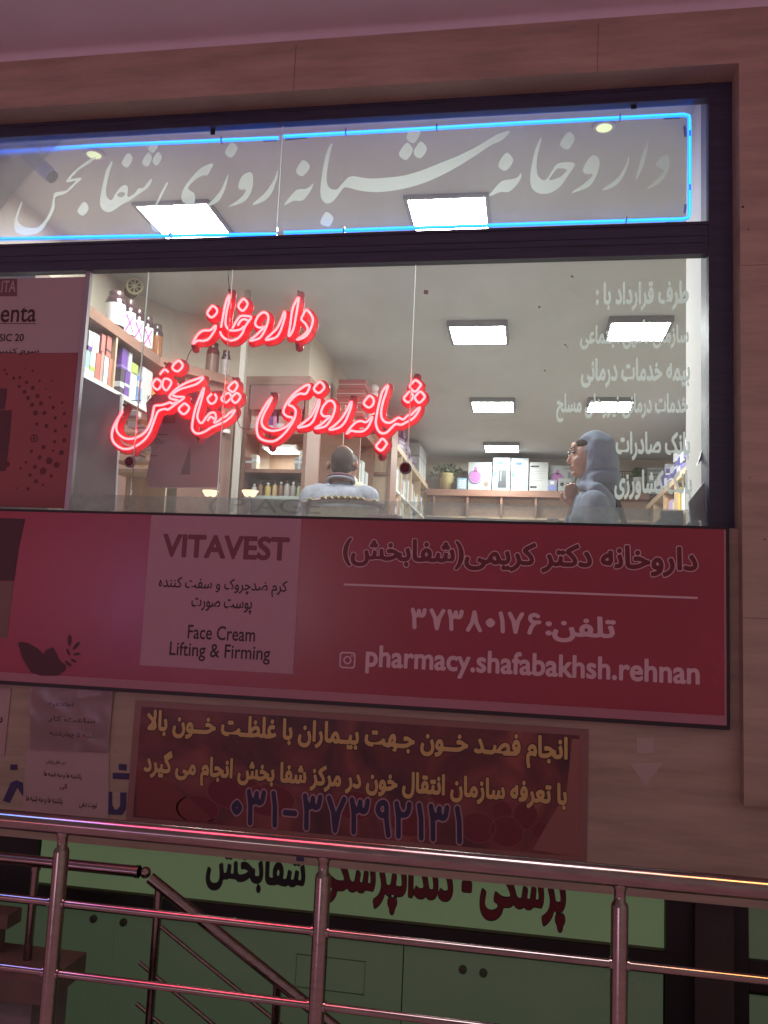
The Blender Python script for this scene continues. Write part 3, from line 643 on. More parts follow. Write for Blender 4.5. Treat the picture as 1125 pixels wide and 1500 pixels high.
SH = raw(4, [(490, 175), (470, 250), (445, 400), (445, 500), (480, 545), (530, 545), (570, 500), (640, 440), (760, 455), (860, 457)]) + raw(5, [(150, 470), (300, 430), (450, 370), (600, 310), (750, 235), (900, 145), (995, 115), (985, 145), (930, 195), (850, 230), (700, 330), (550, 420), (400, 495), (250, 550), (100, 582)]) + raw(4, [(850, 570), (700, 555), (595, 530), (555, 570), (500, 640), (450, 665), (410, 640), (390, 580), (400, 450), (430, 280), (465, 190)])
word([smooth(SH, True, 4), et(4, [(435, 735), (495, 775), (480, 830), (455, 855), (390, 825)]), et(4, [(240, 310), (290, 330), (300, 375), (240, 440), (190, 400)]), et(4, [(330, 495), (325, 530), (290, 590), (240, 640), (180, 640), (140, 655), (90, 680), (130, 620), (200, 550), (260, 545), (310, 520)]),
      et(5, [(215, 118), (292, 118), (288, 160), (245, 213), (192, 175)]), et(5, [(190, 210), (235, 250), (232, 290), (185, 345), (130, 300)]), et(5, [(295, 200), (345, 240), (340, 285), (295, 332), (246, 290)])])
word([et(5, [(970, 290), (1020, 325), (1020, 370), (965, 430), (910, 385)]), et(5, [(1090, 450), (1085, 490), (1050, 545), (990, 595), (930, 595), (840, 630), (870, 580), (940, 510), (1020, 495), (1060, 480)]),
      et(6, [(652, 215), (640, 300), (610, 430), (605, 560), (630, 630), (700, 655), (800, 510), (870, 478), (1000, 490), (930, 610), (850, 720), (760, 785), (660, 800), (580, 770), (540, 690), (545, 570), (570, 430), (600, 320)]), et(6, [(735, 655), (790, 570), (830, 540), (915, 550), (870, 610), (810, 645)]), et(6, [(930, 165), (995, 215), (980, 280), (920, 345), (845, 290)]),
      et(7, [(205, 255), (250, 275), (258, 330), (230, 420), (180, 495), (110, 530), (35, 548), (120, 490), (190, 430), (200, 400), (150, 400), (128, 370), (160, 300)]), et(7, [(488, 260), (490, 300), (460, 390), (410, 470), (350, 510), (275, 530), (340, 480), (410, 420), (460, 340)]),
      et(7, [(640, 140), (630, 220), (605, 330), (570, 410), (540, 450), (565, 350), (600, 230)]), et(7, [(790, 250), (808, 300), (790, 390), (740, 460), (680, 500), (620, 522), (690, 460), (750, 400), (760, 370), (700, 330), (740, 270)])])

# ------------------------------------------------------------------ white vinyl lines on the big pane
m_vinyl = glassy('white_vinyl', (0.9, 1, 0.95), 0.93, (0.95, 1.0, 0.96), gloss=0.2, tlf=1.0)
for txt, box, lab in zip(VIN, ((873, 1009, 412, 455), (850, 1009, 468, 511), (851, 1011, 524, 568), (815, 1008, 576, 619), (902, 1011, 632, 675), (900, 1014, 688, 733)),
        ('topmost line of white vinyl lettering, ending in a colon', 'second line of white vinyl lettering, crossing a bright ceiling lamp', 'third line of white vinyl lettering, over plain ceiling',
         'widest line of white vinyl lettering, fourth from the top', 'short line of white vinyl lettering just above the woman shoulder height, fifth from the top', 'lowest line of white vinyl lettering, behind the woman back')):
    tag(line_mesh('vinyl_lettering', txt, box, G - .0062, m_vinyl, None, 0.036), lab, 'window lettering', 'white vinyl lines on the big pane')
# frosted film along the foot of the pane
b = MB(); zt = P(560, 733, G - .007).z
b.add([(XL - .6, G - .007, ZG0 - .005), (XG, G - .007, ZG0 - .005), (XG, G - .007, zt - .012), (P(650, 735, G).x, G - .007, zt - .002), (XL - .6, G - .007, zt)], [(0, 1, 2, 3, 4)])
m_film = glassy('frosted_film', (0.8, 0.82, 0.82), 0.42, (0.62, 0.66, 0.66), gloss=0.4, patch=0.16, pscale=3.5)
film = thing('frosted_film', 'grey frosted strip with faded letters along the foot of the big pane', 'window film', (P(560, 760, G).x, G - .007, ZG0))
b.build('film', m_film, film)
line_mesh('faded_print', '( PIAGE', (306, 470, 730, 758), G - .0085, glassy('faded_ink', (1, 1, 1), 0.26, (0.06, 0.05, 0.05), gloss=.1), film, 0.005, shp=False)

# ------------------------------------------------------------------ poster at the left of the pane
PY = G - .02
m_pw = mat('poster_pale', (0.50, 0.40, 0.42), 0.5, noise=.05, nscale=3); m_pr = mat('poster_red', (0.36, 0.10, 0.105), 0.5, noise=.1, nscale=2); m_ink = mat('ink_dark', (0.055, 0.02, 0.025), 0.5)
po = thing('advert_poster', 'pale and red cosmetics poster with dark bubbles taped inside the left of the window', 'poster', (P(40, 745, PY).x, PY, ZG0))
xr = xa - .014; zc = P(60, 517, PY).z
b = MB(); b.box((-5, PY, zc), (xr, PY + .006, P(60, 407, PY).z)); b.build('upper_sheet', m_pw, po)
b = MB(); b.box((-5, PY, ZG0 + .01), (xr, PY + .006, zc - .001)); b.build('lower_sheet', m_pr, po)
b = MB(); flat(b, [(-80, 408), (25, 408), (25, 434), (-80, 434)], PY - .001); b.build('logo_block', mat('poster_mauve', (.20, .09, .11), .5), po)
line_mesh('print', 'RITA', (-6, 23, 411, 428), PY - .002, m_pw, po, .01, shp=False)
b = MB(); letter_mesh(b, 'enta', (1, 53, 450, 472), PY - .001, .012, shp=False); letter_mesh(b, 'SIC 20', (-1, 35, 489, 500), PY - .001, .02, shp=False); letter_mesh(b, T_P, (-6, 57, 510, 521), PY - .001, .02)
flat(b, [(-60, 473.5), (53, 473.5), (53, 474.5), (-60, 474.5)], PY - .001); b.build('print', m_ink, po)
b = MB(); rr = random.Random(3)
for k, (x, y, r) in enumerate([(10, 548, 3), (20, 554, 4), (29, 553, 4), (28, 566, 4), (36, 574, 5), (41, 583, 5), (47, 593, 5), (39, 560, 4), (48, 568, 5), (55, 580, 5), (60, 591, 5), (52, 605, 6), (65, 605, 5), (48, 543, 3), (58, 558, 3), (67, 570, 2), (73, 582, 3), (78, 597, 4), (81, 612, 4), (94, 606, 4), (91, 590, 3), (96, 624, 4), (68, 624, 5), (54, 621, 4), (81, 631, 4), (94, 645, 5), (80, 647, 4), (64, 655, 5), (78, 660, 3), (90, 663, 6), (46, 661, 4), (58, 670, 5), (72, 675, 8), (83, 681, 7), (51, 684, 5), (63, 690, 8), (38, 677, 3), (30, 686, 3), (44, 696, 4), (75, 697, 4), (53, 705, 5), (41, 716, 4), (63, 710, 3), (24, 715, 2), (11, 680, 6), (37, 540, 2), (76, 558, 2), (7, 542, 3)]):
    disc(b, P(x, y, PY - .001), r * .72 / 1253 * 3.58, PY - .001 - k * 1e-5)
q = P(50, 642, PY); ringm(b, q, .013, .019, PY - .0012); disc(b, q, .007, PY - .0012); b.build('bubbles', mat('poster_bubble', (.14, .03, .035), .5), po)
b = MB(); flat(b, [(-60, 600), (17, 601), (14, 640), (8, 690), (-60, 690)], PY - .0016); flat(b, [(-60, 568), (10, 569), (10, 578), (6, 599.5), (-60, 599)], PY - .0016); b.build('bottle_picture', mat('poster_bottle', (.11, .035, .045), .45), po)

# ------------------------------------------------------------------ big red banner
m_red = mat('banner_red', (0.36, 0.045, 0.075), 0.24, noise=.10, nscale=1.3, bump=.25); m_pale = mat('banner_pale', (0.74, 0.50, 0.55), 0.4); m_pink = mat('banner_pink', (0.46, 0.20, 0.25), 0.4, noise=.04)
m_dred = mat('banner_dark_red', (0.16, 0.012, 0.02), 0.4)
zb1 = P(532, 762, BAN).z; zb0 = P(532, 1030, BAN).z; xb1 = P(1064, 920, BAN).x
ba = thing('pharmacy_banner', 'wide red banner with pharmacy name, phone number and pale advert panel', 'banner', ((P(200, 900, BAN).x + xb1) / 2, BAN, zb0))
b = MB(); b.box((-5, BAN, zb0), (xb1, BAN + .025, zb1)); b.build('sheet', m_red, ba)
b = MB(); b.box((-5, BAN + .0005, zb0 - .016), (xb1 + .012, APR - .0005, zb0 - .0005)); b.box((xb1 + .001, BAN + .008, zb0 - .0005), (xb1 + .014, APR - .0005, zb1)); b.box((-5, BAN + .008, zb1), (xb1 + .014, APR + .02, zb1 + .012)); b.build('edge_frame', mat('banner_frame', (.02, .015, .02), .45), ba)
b = MB(); b.box((-5, BAN - .001, zb0 + .001), (xb1 - .008, BAN - .0003, zb0 + .036)); b.box((xb1 - .008, BAN - .001, zb0 + .001), (xb1 - .0005, BAN - .0003, zb1 - .002)); b.build('pink_margin', m_pink, ba)
b = MB(); letter_mesh(b, T_TITLE, (502, 1022, 794, 838), BAN - .0012, .036, .032); b.build('title_outline', m_pale, ba)
line_mesh('title', T_TITLE, (502, 1022, 794, 838), BAN - .0022, m_dred, ba, .036)
b = MB(); p0 = P(762, 866, BAN).z; b.box((P(503, 866, BAN).x, BAN - .0015, p0 - .004), (P(1022, 866, BAN).x, BAN - .0003, p0 + .004)); b.build('rule_line', m_pale, ba)
line_mesh('phone_number', T_NUM, (601, 793, 894, 926), BAN - .0012, m_pale, ba, .085, shp=False); line_mesh('phone_word', T_TEL, (799, 902, 902, 942), BAN - .0012, m_pale, ba, .035); line_mesh('account_name', T_AT, (535, 1025, 956, 1000), BAN - .0012, m_pale, ba, .026, shp=False)
b = MB(); q = P(509, 967, BAN); s = .033
def rrect(s, r): return [(q.x + sx * (s - r) + r * math.cos(a), q.z + sz * (s - r) + r * math.sin(a)) for sx, sz, a0 in ((1, 1, 0), (-1, 1, 90), (-1, -1, 180), (1, -1, 270)) for a in [R(a0 + k * 22.5) for k in range(5)]]
o1, o2 = rrect(s, .013), rrect(s - .006, .009); n = len(o1)
b.add([(x, BAN - .0012, z) for x, z in o1 + o2], [(i, (i + 1) % n, n + (i + 1) % n, n + i) for i in range(n)]); ringm(b, q, .011, .017, BAN - .0012); disc(b, q + Vector((.018, 0, .018)), .004, BAN - .0012); b.build('photo_app_icon', m_pale, ba)
# pale advert panel
b = MB(); xl, xm = P(213, 870, BAN).x, P(436, 870, BAN).x; z0, z1 = P(318, 981, BAN).z, P(330, 763, BAN).z
b.box((xl, BAN - .0016, z0), (xm, BAN - .0003, zb1 - .001)); b.build('advert_panel', mat('panel_pink', (0.50, 0.27, 0.33), 0.36, noise=.04), ba)
line_mesh('advert_heading', 'VITAVEST', (238, 424, 784, 819), BAN - .0026, mat('heading_red', (.20, .035, .06), .4), ba, .035, shp=False)
m_pk = mat('panel_ink', (.05, .015, .03), .45)
for tx, bx, rr_, sh_ in ((T_V1, (232, 421, 847, 872), .015, True), (T_V2, (280, 369, 877, 898), .018, True), ('Face Cream', (275, 374, 917, 938), .012, False), ('Lifting & Firming', (248, 396, 943, 970), .012, False)): line_mesh('advert_line', tx, bx, BAN - .0026, m_pk, ba, rr_, shp=sh_)
b = MB(); flat(b, [(-60, 757), (37, 760), (28, 800), (21, 851), (-60, 850)], BAN - .001); b.build('dark_picture', mat('banner_dark_print', (.07, .015, .02), .4), ba)  # dark printed picture at the banner's left end
b = MB(); flat(b, [(-60, 851), (20, 852), (10, 935), (-60, 935)], BAN - .001); b.build('grey_picture', mat('banner_grey', (.22, .12, .10), .4), ba)
b = MB(); flat(b, [(26, 942), (32, 940), (42, 942), (55, 950), (64, 958), (67, 952), (72, 950), (78, 948), (82, 956), (88, 968), (97, 975), (96, 982), (85, 990), (60, 990), (45, 985), (33, 965)], BAN - .0011)
for x, y, a, l in ((102, 938, 95, 20), (112, 946, 50, 18), (100, 955, 120, 14), (113, 958, 10, 14), (100, 972, 150, 16), (108, 968, -20, 12)):
    c = P(x, y, BAN); d = Vector((math.cos(R(a)), 0, math.sin(R(a)))); e = Vector((-d.z, 0, d.x)); l *= .0028
    b.add([c + d * l * u + e * w * l + Vector((0, -.0012 - .00005 * x / 100, 0)) for u, w in ((-.5, 0), (-.2, .16), (.2, .16), (.5, 0), (.2, -.16), (-.2, -.16))], [tuple(range(6))])
b.build('leaf_picture', mat('banner_leaf', (.075, .012, .018), .4), ba)

# ------------------------------------------------------------------ blood donation banner
by = APR - .006
x0, x1 = P(190, 1130, by).x, P(861, 1160, by).x; z1 = P(528, 1047, by).z; z0 = P(522, 1232, by).z
bb = thing('blood_banner', 'dark red banner with golden writing and a blue phone number behind the handrail', 'banner', ((x0 + x1) / 2, by, z0))
m_bm = mat('banner_margin', (0.30, 0.14, 0.125), 0.35)
b = MB(); b.box((x0, by, z0), (x1, by + .004, z1)); b.build('sheet', m_bm, bb)
def blood():
    m = bpy.data.materials.new('blood_print'); m.use_nodes = True; n, l = m.node_tree.nodes, m.node_tree.links; p = n['Principled BSDF']; p.inputs['Roughness'].default_value = .35
    tc = n.new('ShaderNodeTexCoord'); nz = n.new('ShaderNodeTexNoise'); nz.inputs['Scale'].default_value = 2.3; nz.inputs['Detail'].default_value = 5; nz.inputs['Distortion'].default_value = 1.8
    l.new(tc.outputs['Object'], nz.inputs[0]); rp = n.new('ShaderNodeValToRGB'); e = rp.color_ramp.elements; e[0].position = .33; e[0].color = (.05, .016, .024, 1); e[1].position = .72; e[1].color = (.38, .10, .08, 1)
    x = e.new(.5); x.color = (.17, .04, .042, 1); l.new(nz.outputs[0], rp.inputs[0]); l.new(rp.outputs[0], p.inputs['Base Color']); return m
b = MB(); b.box((x0 + .03, by - .001, z0 + .015), (x1 - .035, by - .0003, z1 - .025)); b.build('print', blood(), bb)
m_cl = mat('cell_rim', (.24, .06, .06), .4); m_cd = mat('cell_body', (.17, .02, .03), .4)
b = MB(); b2 = MB()
for k, (x, y, r, q) in enumerate(((345, 1160, 46, .55), (395, 1172, 40, .6), (700, 1212, 26, .8), (742, 1218, 24, .9), (735, 1188, 15, .9), (770, 1195, 17, 1.1), (790, 1215, 12, 1), (650, 1160, 22, .8), (520, 1180, 30, .7), (600, 1205, 28, .7), (290, 1185, 34, .6))):
    c = P(x, y, by); rr_ = r / 1253 * 3.5; disc(b, c, rr_, by - .0013 - k * 3e-5, 26, q); ringm(b2, c, rr_ * .93, rr_, by - .0018 - k * 3e-5, 30, q)
b.build('cell_picture', m_cd, bb); b2.build('cell_outline', m_cl, bb)
b = MB(); flat(b, [(200, 1128), (215, 1130), (250, 1150), (290, 1180), (320, 1205), (200, 1195)], by - .0021); b.build('red_corner', mat('cell_bright', (.22, .04, .035), .4), bb)
b = MB(); flat(b, [(838, 1082), (850, 1083), (848, 1255), (780, 1245), (800, 1210), (830, 1160)], by - .0022); b.build('pale_corner', mat('banner_fade', (.33, .13, .11), .4), bb)
m_gold = mat('gold_print', (0.68, 0.48, 0.18), 0.4); m_edge = mat('print_edge', (.04, .008, .012), .4); m_bl = mat('blue_print', (.028, .02, .075), .4); m_ble = mat('blue_edge', (.46, .28, .33), .4)
for tx, bx, rad in ((T_B1, (213, 832, 1059, 1107), .038), (T_B2, (209, 831, 1120, 1170), .042)):
    b = MB(); letter_mesh(b, tx, bx, by - .0026, rad, .035); b.build('writing_edge', m_edge, bb); line_mesh('writing', tx, bx, by - .0034, m_gold, bb, rad)
b = MB(); letter_mesh(b, T_B3, (338, 678, 1167, 1222), by - .0026, .075, .04, shp=False); b.build('number_edge', m_ble, bb); line_mesh('number', T_B3, (338, 678, 1167, 1222), by - .0034, m_bl, bb, .075, shp=False)

# ------------------------------------------------------------------ paper notices in plastic, wall lettering, arrow
m_paper = mat('notice_paper', (0.52, 0.37, 0.38), 0.55, noise=.06, nscale=6); m_pi = mat('notice_ink', (.07, .03, .035), .5)
m_plas = glassy('plastic_sleeve', (.95, .9, .9), 0.05, gloss=1.6, grough=.28)
def notice(lab, quad, lines, sleeve, dy):
    Y = APR - dy; c = [P(x, y, Y) for x, y in quad]; o = thing('paper_notice', lab, 'notice', ((c[0].x + c[2].x) / 2, Y, min(p.z for p in c)), 'paper notices on the wall under the red banner')
    b = MB(); b.prism(c, (0, .002, 0)); b.build('sheet', m_paper, o)
    if lines:
        b = MB()
        for tx, bx in lines: letter_mesh(b, tx, bx, Y - .0007, .03, h=.035)
        b.build('print', m_pi, o)
    if sleeve:
        g = MB(); nx, ny = 26, 22; rr = random.Random(5); vs = []
        c0, c1, c2, c3 = c
        hs = [[0] * (nx + 1) for _ in range(ny + 1)]
        for _ in range(26):
            cx, cz, a, L, hgt = rr.uniform(0, nx), rr.uniform(0, ny), rr.uniform(0, 6.3), rr.uniform(2, 9), rr.uniform(.001, .0035)
            for j in range(ny + 1):
                for i in range(nx + 1):
                    u = (i - cx) * math.cos(a) + (j - cz) * math.sin(a); v = -(i - cx) * math.sin(a) + (j - cz) * math.cos(a)
                    hs[j][i] += hgt * math.exp(-(u / L) ** 2 - (v / .8) ** 2)
        for j in range(ny + 1):
            for i in range(nx + 1):
                s, q = i / nx, j / ny; p = (c0 * (1 - s) + c1 * s) * (1 - q) + (c3 * (1 - s) + c2 * s) * q
                vs.append(p + Vector((0, -.003 - hs[j][i], 0)))
        g.add(vs, [(j * (nx + 1) + i, j * (nx + 1) + i + 1, (j + 1) * (nx + 1) + i + 1, (j + 1) * (nx + 1) + i) for j in range(ny) for i in range(nx)], True); g.build('plastic_sleeve', m_plas, o)
    return o
notice('crumpled plastic sleeve with a paper notice, upper sheet of the pair beside the blood banner', [(45, 1098), (158, 1102), (166, 1006), (44, 998)], [(T_N[4], (70, 108, 1028, 1036)), (T_N[5], (70, 140, 1050, 1060)), (T_N[6], (72, 140, 1072, 1082))], True, .010)
notice('paper notice with four short printed lines, lower sheet of the pair beside the blood banner', [(33, 1192), (158, 1200), (160, 1103), (38, 1097)], [(T_N[0], (68, 96, 1113, 1121)), (T_N[1], (64, 120, 1131, 1141)), (T_N[2], (88, 98, 1148, 1157)), (T_N[1], (38, 92, 1166, 1178)), (T_N[3], (116, 142, 1175, 1185))], False, .005)
notice('paper notice cut off by the photo edge, left of the plastic sleeve', [(-70, 1105), (6, 1108), (16, 1008), (-70, 1003)], [(T_N[5], (-60, 4, 1042, 1062))], False, .005)
m_wl = mat('wall_letter_blue', (.05, .035, .13), .5)
def wl(lab, polys):
    b = MB()
    for p in polys: b.prism([P(x, y, APR - .0035) for x, y in p], (0, .003, 0))
    tag(b.build('wall_lettering', m_wl), lab, 'wall lettering', 'blue letters on the wall')
wl('dark blue peaked letter with a square dot, left of the lower paper notice', [[(4, 1173), (16, 1146), (24, 1143), (33, 1147), (33, 1166), (25, 1153), (14, 1176)], [(15, 1120), (25, 1120), (25, 1128), (15, 1128)]])
wl('dark blue cup shaped letter with a bar and dot above, between notice and blood banner', [[(156, 1160), (164, 1160), (164, 1178), (167, 1186), (172, 1186), (176, 1180), (176, 1161), (185, 1161), (184, 1186), (178, 1194), (160, 1193), (154, 1186)], [(165, 1132), (189, 1133), (189, 1142), (165, 1141)], [(174, 1119), (185, 1120), (185, 1129), (174, 1128)]])
wl('small dark blue square dot on the wall edge just under the handrail', [[(434, 1252), (445, 1253), (445, 1262), (434, 1261)]])
b = MB(); b.prism([P(x, y, APR - .002) for x, y in ((933, 1080), (958, 1081), (958, 1103), (933, 1103))], (0, .0015, 0)); b.prism([P(x, y, APR - .002) for x, y in ((921, 1117), (971, 1117), (946, 1151))], (0, .0015, 0))
tag(b.build('arrow_sticker', mat('arrow_film', (.55, .44, .40), .35)), 'faint pale arrow pointing down on the stone wall right of the blood banner', 'sticker')

# ------------------------------------------------------------------ clinic front in the half basement
CY = 3.63
cl = thing('clinic_shopfront', 'dark framed basement front with pale green panes and a red and black sign strip', 'shop front', (0, CY, -2.2))
def glow(name, col, s):
    m = mat(name, (0.16, 0.19, 0.13), .3, emis=col, es=s, noise=.12, nscale=2.0); return m
m_gp = glow('lit_frosted_pane', (0.48, 0.74, 0.42), 0.019); m_sign = glow('lit_sign_face', (0.50, 0.76, 0.36), 0.040)
zs1 = ZL + .05; zs0 = P(520, 1341, CY).z; zf = P(530, 1376, CY).z
xsl, xsr = P(58, 1270, CY).x, P(973, 1350, CY).x; xd0, xd1 = P(1014, 1400, CY).x, P(1070, 1400, CY).x; xr0 = P(1096, 1370, CY).x
b = MB(); b.box((-6, CY + .05, -2.2), (6, CY + .08, zs1)); b.build('back_panel', mat('panel_black', (.012, .010, .012), .5), cl)
b = MB(); b.box((xsl, CY, zs0), (xsr, CY + .02, zs1)); sg = b.build('sign_face', m_sign, cl)
b = MB(); b.box((xsl - .006, CY - .003, zs0 - .010), (xsr + .006, CY + .03, zs0 - .0005)); b.build('sign_edge', mat('sign_edge', (.10, .12, .06), .4), cl)
b = MB(); b.box((-6, CY - .02, zf), (xsr + .10, CY + .04, zs0 - .011)); b.box((xsr + .004, CY - .018, -2.2), (xd0, CY + .04, zs1)); b.box((xd1, CY - .018, -2.2), (xr0 - .002, CY + .04, zs1)); b.box((xr0, CY - .016, P(1110, 1450, CY).z), (6, CY + .04, P(1110, 1405, CY).z)); b.box((-6, CY - .018, zs0 - .011), (xsl - .01, CY + .04, zs1)); b.build('frame', mat('front_frame', (.022, .018, .02), .4), cl)
b = MB(); b.box((xd0, CY - .06, -2.2), (xd1, CY + .03, zs1)); b.build('post', mat('post_brown', (.055, .04, .038), .5, noise=.15), cl)
xp = [-6] + [P(px, 1420, CY).x for px in (163, 590)] + [xsr]
for a, c in zip(xp[:-1], xp[1:]): b = MB(); b.box((a + .003, CY, -2.2), (c - .003, CY + .015, zf - .001)); b.build('pane', m_gp, cl)
for z0_, z1_ in ((P(1110, 1405, CY).z, zs1), (-2.2, P(1112, 1460, CY).z)): b = MB(); b.box((xr0, CY, z0_ + .001), (6, CY + .015, z1_)); b.build('pane', m_gp, cl)
b = MB()
for px, py in ((137, 1346), (181, 1351), (678, 1420), (708, 1425)): c = P(px, py, CY - .005); b.lathe((c.x, c.y - .01, c.z), [(.010, 0), (.016, .003), (.016, .014)], 16, 'y')
b.build('pane_fixing', mat('fixing_dark', (.08, .085, .06), .4), cl)
b = MB(); c = P(490, 1425, CY); 
for s0, s1 in (((435, 1397), (533, 1457)),):
    a_, e_ = P(*s0, CY), P(*s1, CY); b.tube([(a_.x, CY - .002, a_.z), (e_.x, CY - .002, a_.z), (e_.x, CY - .002, e_.z), (a_.x, CY - .002, e_.z)], .002, 6, True)
b.build('faint_label', mat('label_line', (.13, .155, .105), .5), cl)
m_cr = mat('sign_red', (.16, .012, .018), .4); m_ck = mat('sign_black', (.012, .012, .014), .4)
b = MB(); letter_mesh(b, T_C1, (462, 829, 1247, 1347), CY - .0015, .035, .016); b.build('red_letters_edge', m_ck, cl); line_mesh('red_letters', T_C1, (462, 829, 1247, 1347), CY - .003, m_cr, cl, .035)
line_mesh('black_letters', T_C2, (302, 448, 1238, 1311), CY - .003, m_ck, cl, .04)

# ------------------------------------------------------------------ guard rail along the street edge
m_steel = mat('brown_steel', (0.31, 0.25, 0.23), 0.17, 1.0, noise=.18, nscale=14, stretch=(1, 6, 6))
RY = 2.0
zr = (P(0, 1203, RY).z + P(1125, 1299, RY).z) / 2
gr = thing('guard_rail', 'polished brown steel guard rail with thick top tube along the street edge', 'railing', (0, RY, 0))
def hb(name, z, r):
    b = MB(); b.tube([(-5, RY, z), (5, RY, z)], r, 28); b.build(name, m_steel, gr)
hb('top_rail', zr, .0225)
zm = [(P(0, 1309, RY).z + P(1125, 1441, RY).z) / 2, (P(0, 1416, RY).z + P(500, 1477, RY).z) / 2]; dz = zm[0] - zm[1]
for k in range(4): hb('cross_bar', zm[0] - dz * k, .0088)
pxs = [P(83, 1330, RY).x, P(469, 1370, RY).x, P(907, 1410, RY).x]; st = (pxs[2] - pxs[0]) / 2
for k in range(-3, 6):
    x = pxs[0] + st * k if k not in (0, 1, 2) else pxs[k]
    b = MB(); b.lathe((x, RY, 0), [(.05, 0), (.05, .008), (.020, .014), (.0185, .02), (.0185, zr - .062), (.0165, zr - .056), (.0125, zr - .052), (.0125, zr - .03), (.016, zr - .022), (.016, zr - .012)], 20)
    for j in range(2): b.tube([(x - .021, RY, zm[j]), (x + .021, RY, zm[j])], .0125, 14)
    b.build('post', m_steel, gr)

# ------------------------------------------------------------------ stair rail and stair behind it
SY = 3.02
sr = thing('stair_rail', 'brown steel stair rail that turns down at a ball joint towards the basement', 'railing', P(212, 1400, SY))
A0, A1, J = P(-60, 1245, SY), P(204, 1276, SY), P(213, 1278, SY)
A0.z = A1.z = J.z; B0, B1 = P(220, 1286, SY), P(470, 1488, SY); dn = (B1 - B0).normalized(); B1 = B0 + dn * 1.9
b = MB(); b.tube([A0 - Vector((2, 0, 0)), A1], .020, 18); b.tube([A1 - Vector((.012, 0, 0)), A1], .0225, 18); b.build('level_tube', m_steel, sr)
b = MB(); b.ball(J, .02, 18, 12); b.build('ball_joint', m_steel, sr)
b = MB(); b.tube([B0, B1], .020, 18); b.build('sloping_tube', m_steel, sr)
zb = P(60, 1408, SY).z
b = MB(); x = P(46, 1340, SY).x; b.tube([(x, SY, zb), (x, SY, J.z - .018)], .015, 14); b.tube([(x, SY, J.z - .03), (x, SY, J.z - .015)], .019, 14); b.build('post', m_steel, sr)
for px in (226, 409):
    q = P(px, 1400, SY); zt_ = (B0 + dn * ((q.x - B0.x) / dn.x)).z
    b = MB(); b.tube([(q.x, SY, zt_ - 1.1), (q.x, SY, zt_ - .012)], .0155, 14); b.build('post', m_steel, sr)
for a in ((235, 1357), (204, 1410), (200, 1470)):
    q = P(*a, SY); b = MB(); b.tube([q, q + dn * 1.5], .0072, 10); b.build('sloping_bar', m_steel, sr)
lw = thing('landing_wall', 'low purple grey concrete landing wall at the head of the basement stair', 'wall', (P(20, 1450, SY).x, SY, -2.2))
b = MB(); xe = P(80, 1440, SY).x; b.box((-6, SY - .14, -2.2), (xe, SY + .10, zb - .075)); b.build('body', m_conc, lw)
b = MB(); b.box((-6, SY - .16, zb - .074), (P(103, 1405, SY).x, SY + .12, zb)); b.build('coping', mat('coping_stone', (.17, .11, .09), .5, noise=.2), lw)
b = MB(); q = P(8, 1345, SY + .05); b.box((q.x - .3, SY + .02, zb), (q.x, SY + .06, q.z - .02)); b.box((q.x - .3, SY, q.z - .02), (q.x + .04, SY + .09, q.z + .03)); b.build('bracket', MATS['coping_stone'], lw)
sf = thing('stair_flight', 'dark concrete steps going down to the basement clinic', 'stairs', (xe + .6, SY, -2.2)); b = MB()
for k in range(1, 8): x = xe + .002 + k * .27; b.box((x, SY - .55, -2.2), (x + .27, SY - .12, P(120, 1488, SY - .3).z - k * .19))
b.build('steps', m_conc, sf)

# ------------------------------------------------------------------ inside the shop: cabinets and goods
XA = P(130, 446, 4.5).x
ZA1 = P(131, 446, 4.5).z; ZA0 = P(131, 462, 4.5).z
def cm(c, k=0): return mat('carton_%d_%d_%d' % tuple(int(x * 99) for x in c), c, .5, noise=.05, nscale=20)
WHT, CRM, RED, PUR, ORG, BLU, PNK, GRN, TEAL, DRK = (.60, .62, .62), (.66, .60, .48), (.48, .16, .12), (.16, .07, .32), (.62, .30, .10), (.20, .34, .60), (.66, .26, .46), (.42, .50, .12), (.35, .52, .52), (.08, .06, .07)
ca = thing('corner_cabinet', 'brown wall cabinet with open shelf turning the corner at the left of the shop', 'cabinet', (XA, 5, FLOORZ))
Q5 = PX(246, 523, XA).y; q2 = P(343, 546, Q5 * 1.07)
plan = [(XA, 3.95), (XA, Q5 - .12), (XA + .03, Q5 - .03), (XA + .10, Q5 + .04), (q2.x, q2.y)]
def prismz(mb_, plan_, z0, z1, depth):
    back = [(x - depth, y + depth * .9) if i else (x - depth, y) for i, (x, y) in enumerate(plan_)]
    n = len(plan_); ring = plan_ + back[::-1]; m_ = len(ring)
    vs = [(x, y, z0) for x, y in ring] + [(x, y, z1) for x, y in ring]
    fs = []
    for i in range(n - 1): a, b_, c_, d_ = i, i + 1, m_ - 2 - i, m_ - 1 - i; fs += [(a, d_, c_, b_), (m_ + a, m_ + b_, m_ + c_, m_ + d_)]
    fs += [(i, (i + 1) % m_, m_ + (i + 1) % m_, m_ + i) for i in range(m_)]
    mb_.add(vs, fs)
zsh = PX(123, 545, XA).z
b = MB(); prismz(b, plan, ZA0, ZA1, .34); b.build('top_board', m_wood, ca)
b = MB(); prismz(b, [(x, y) for x, y in plan], zsh - .03, zsh, .33); b.build('shelf', m_white, ca)
b = MB(); b.box((XA - .34, 3.96, zsh + .001), (XA - .32, Q5, ZA0 - .001)); b.build('back_board', m_wood, ca)
b = MB(); y = PX(169, 530, XA).y; b.box((XA - .31, y, zsh + .001), (XA - .005, y + .02, ZA0 - .001)); b.build('divider', m_woodl, ca)
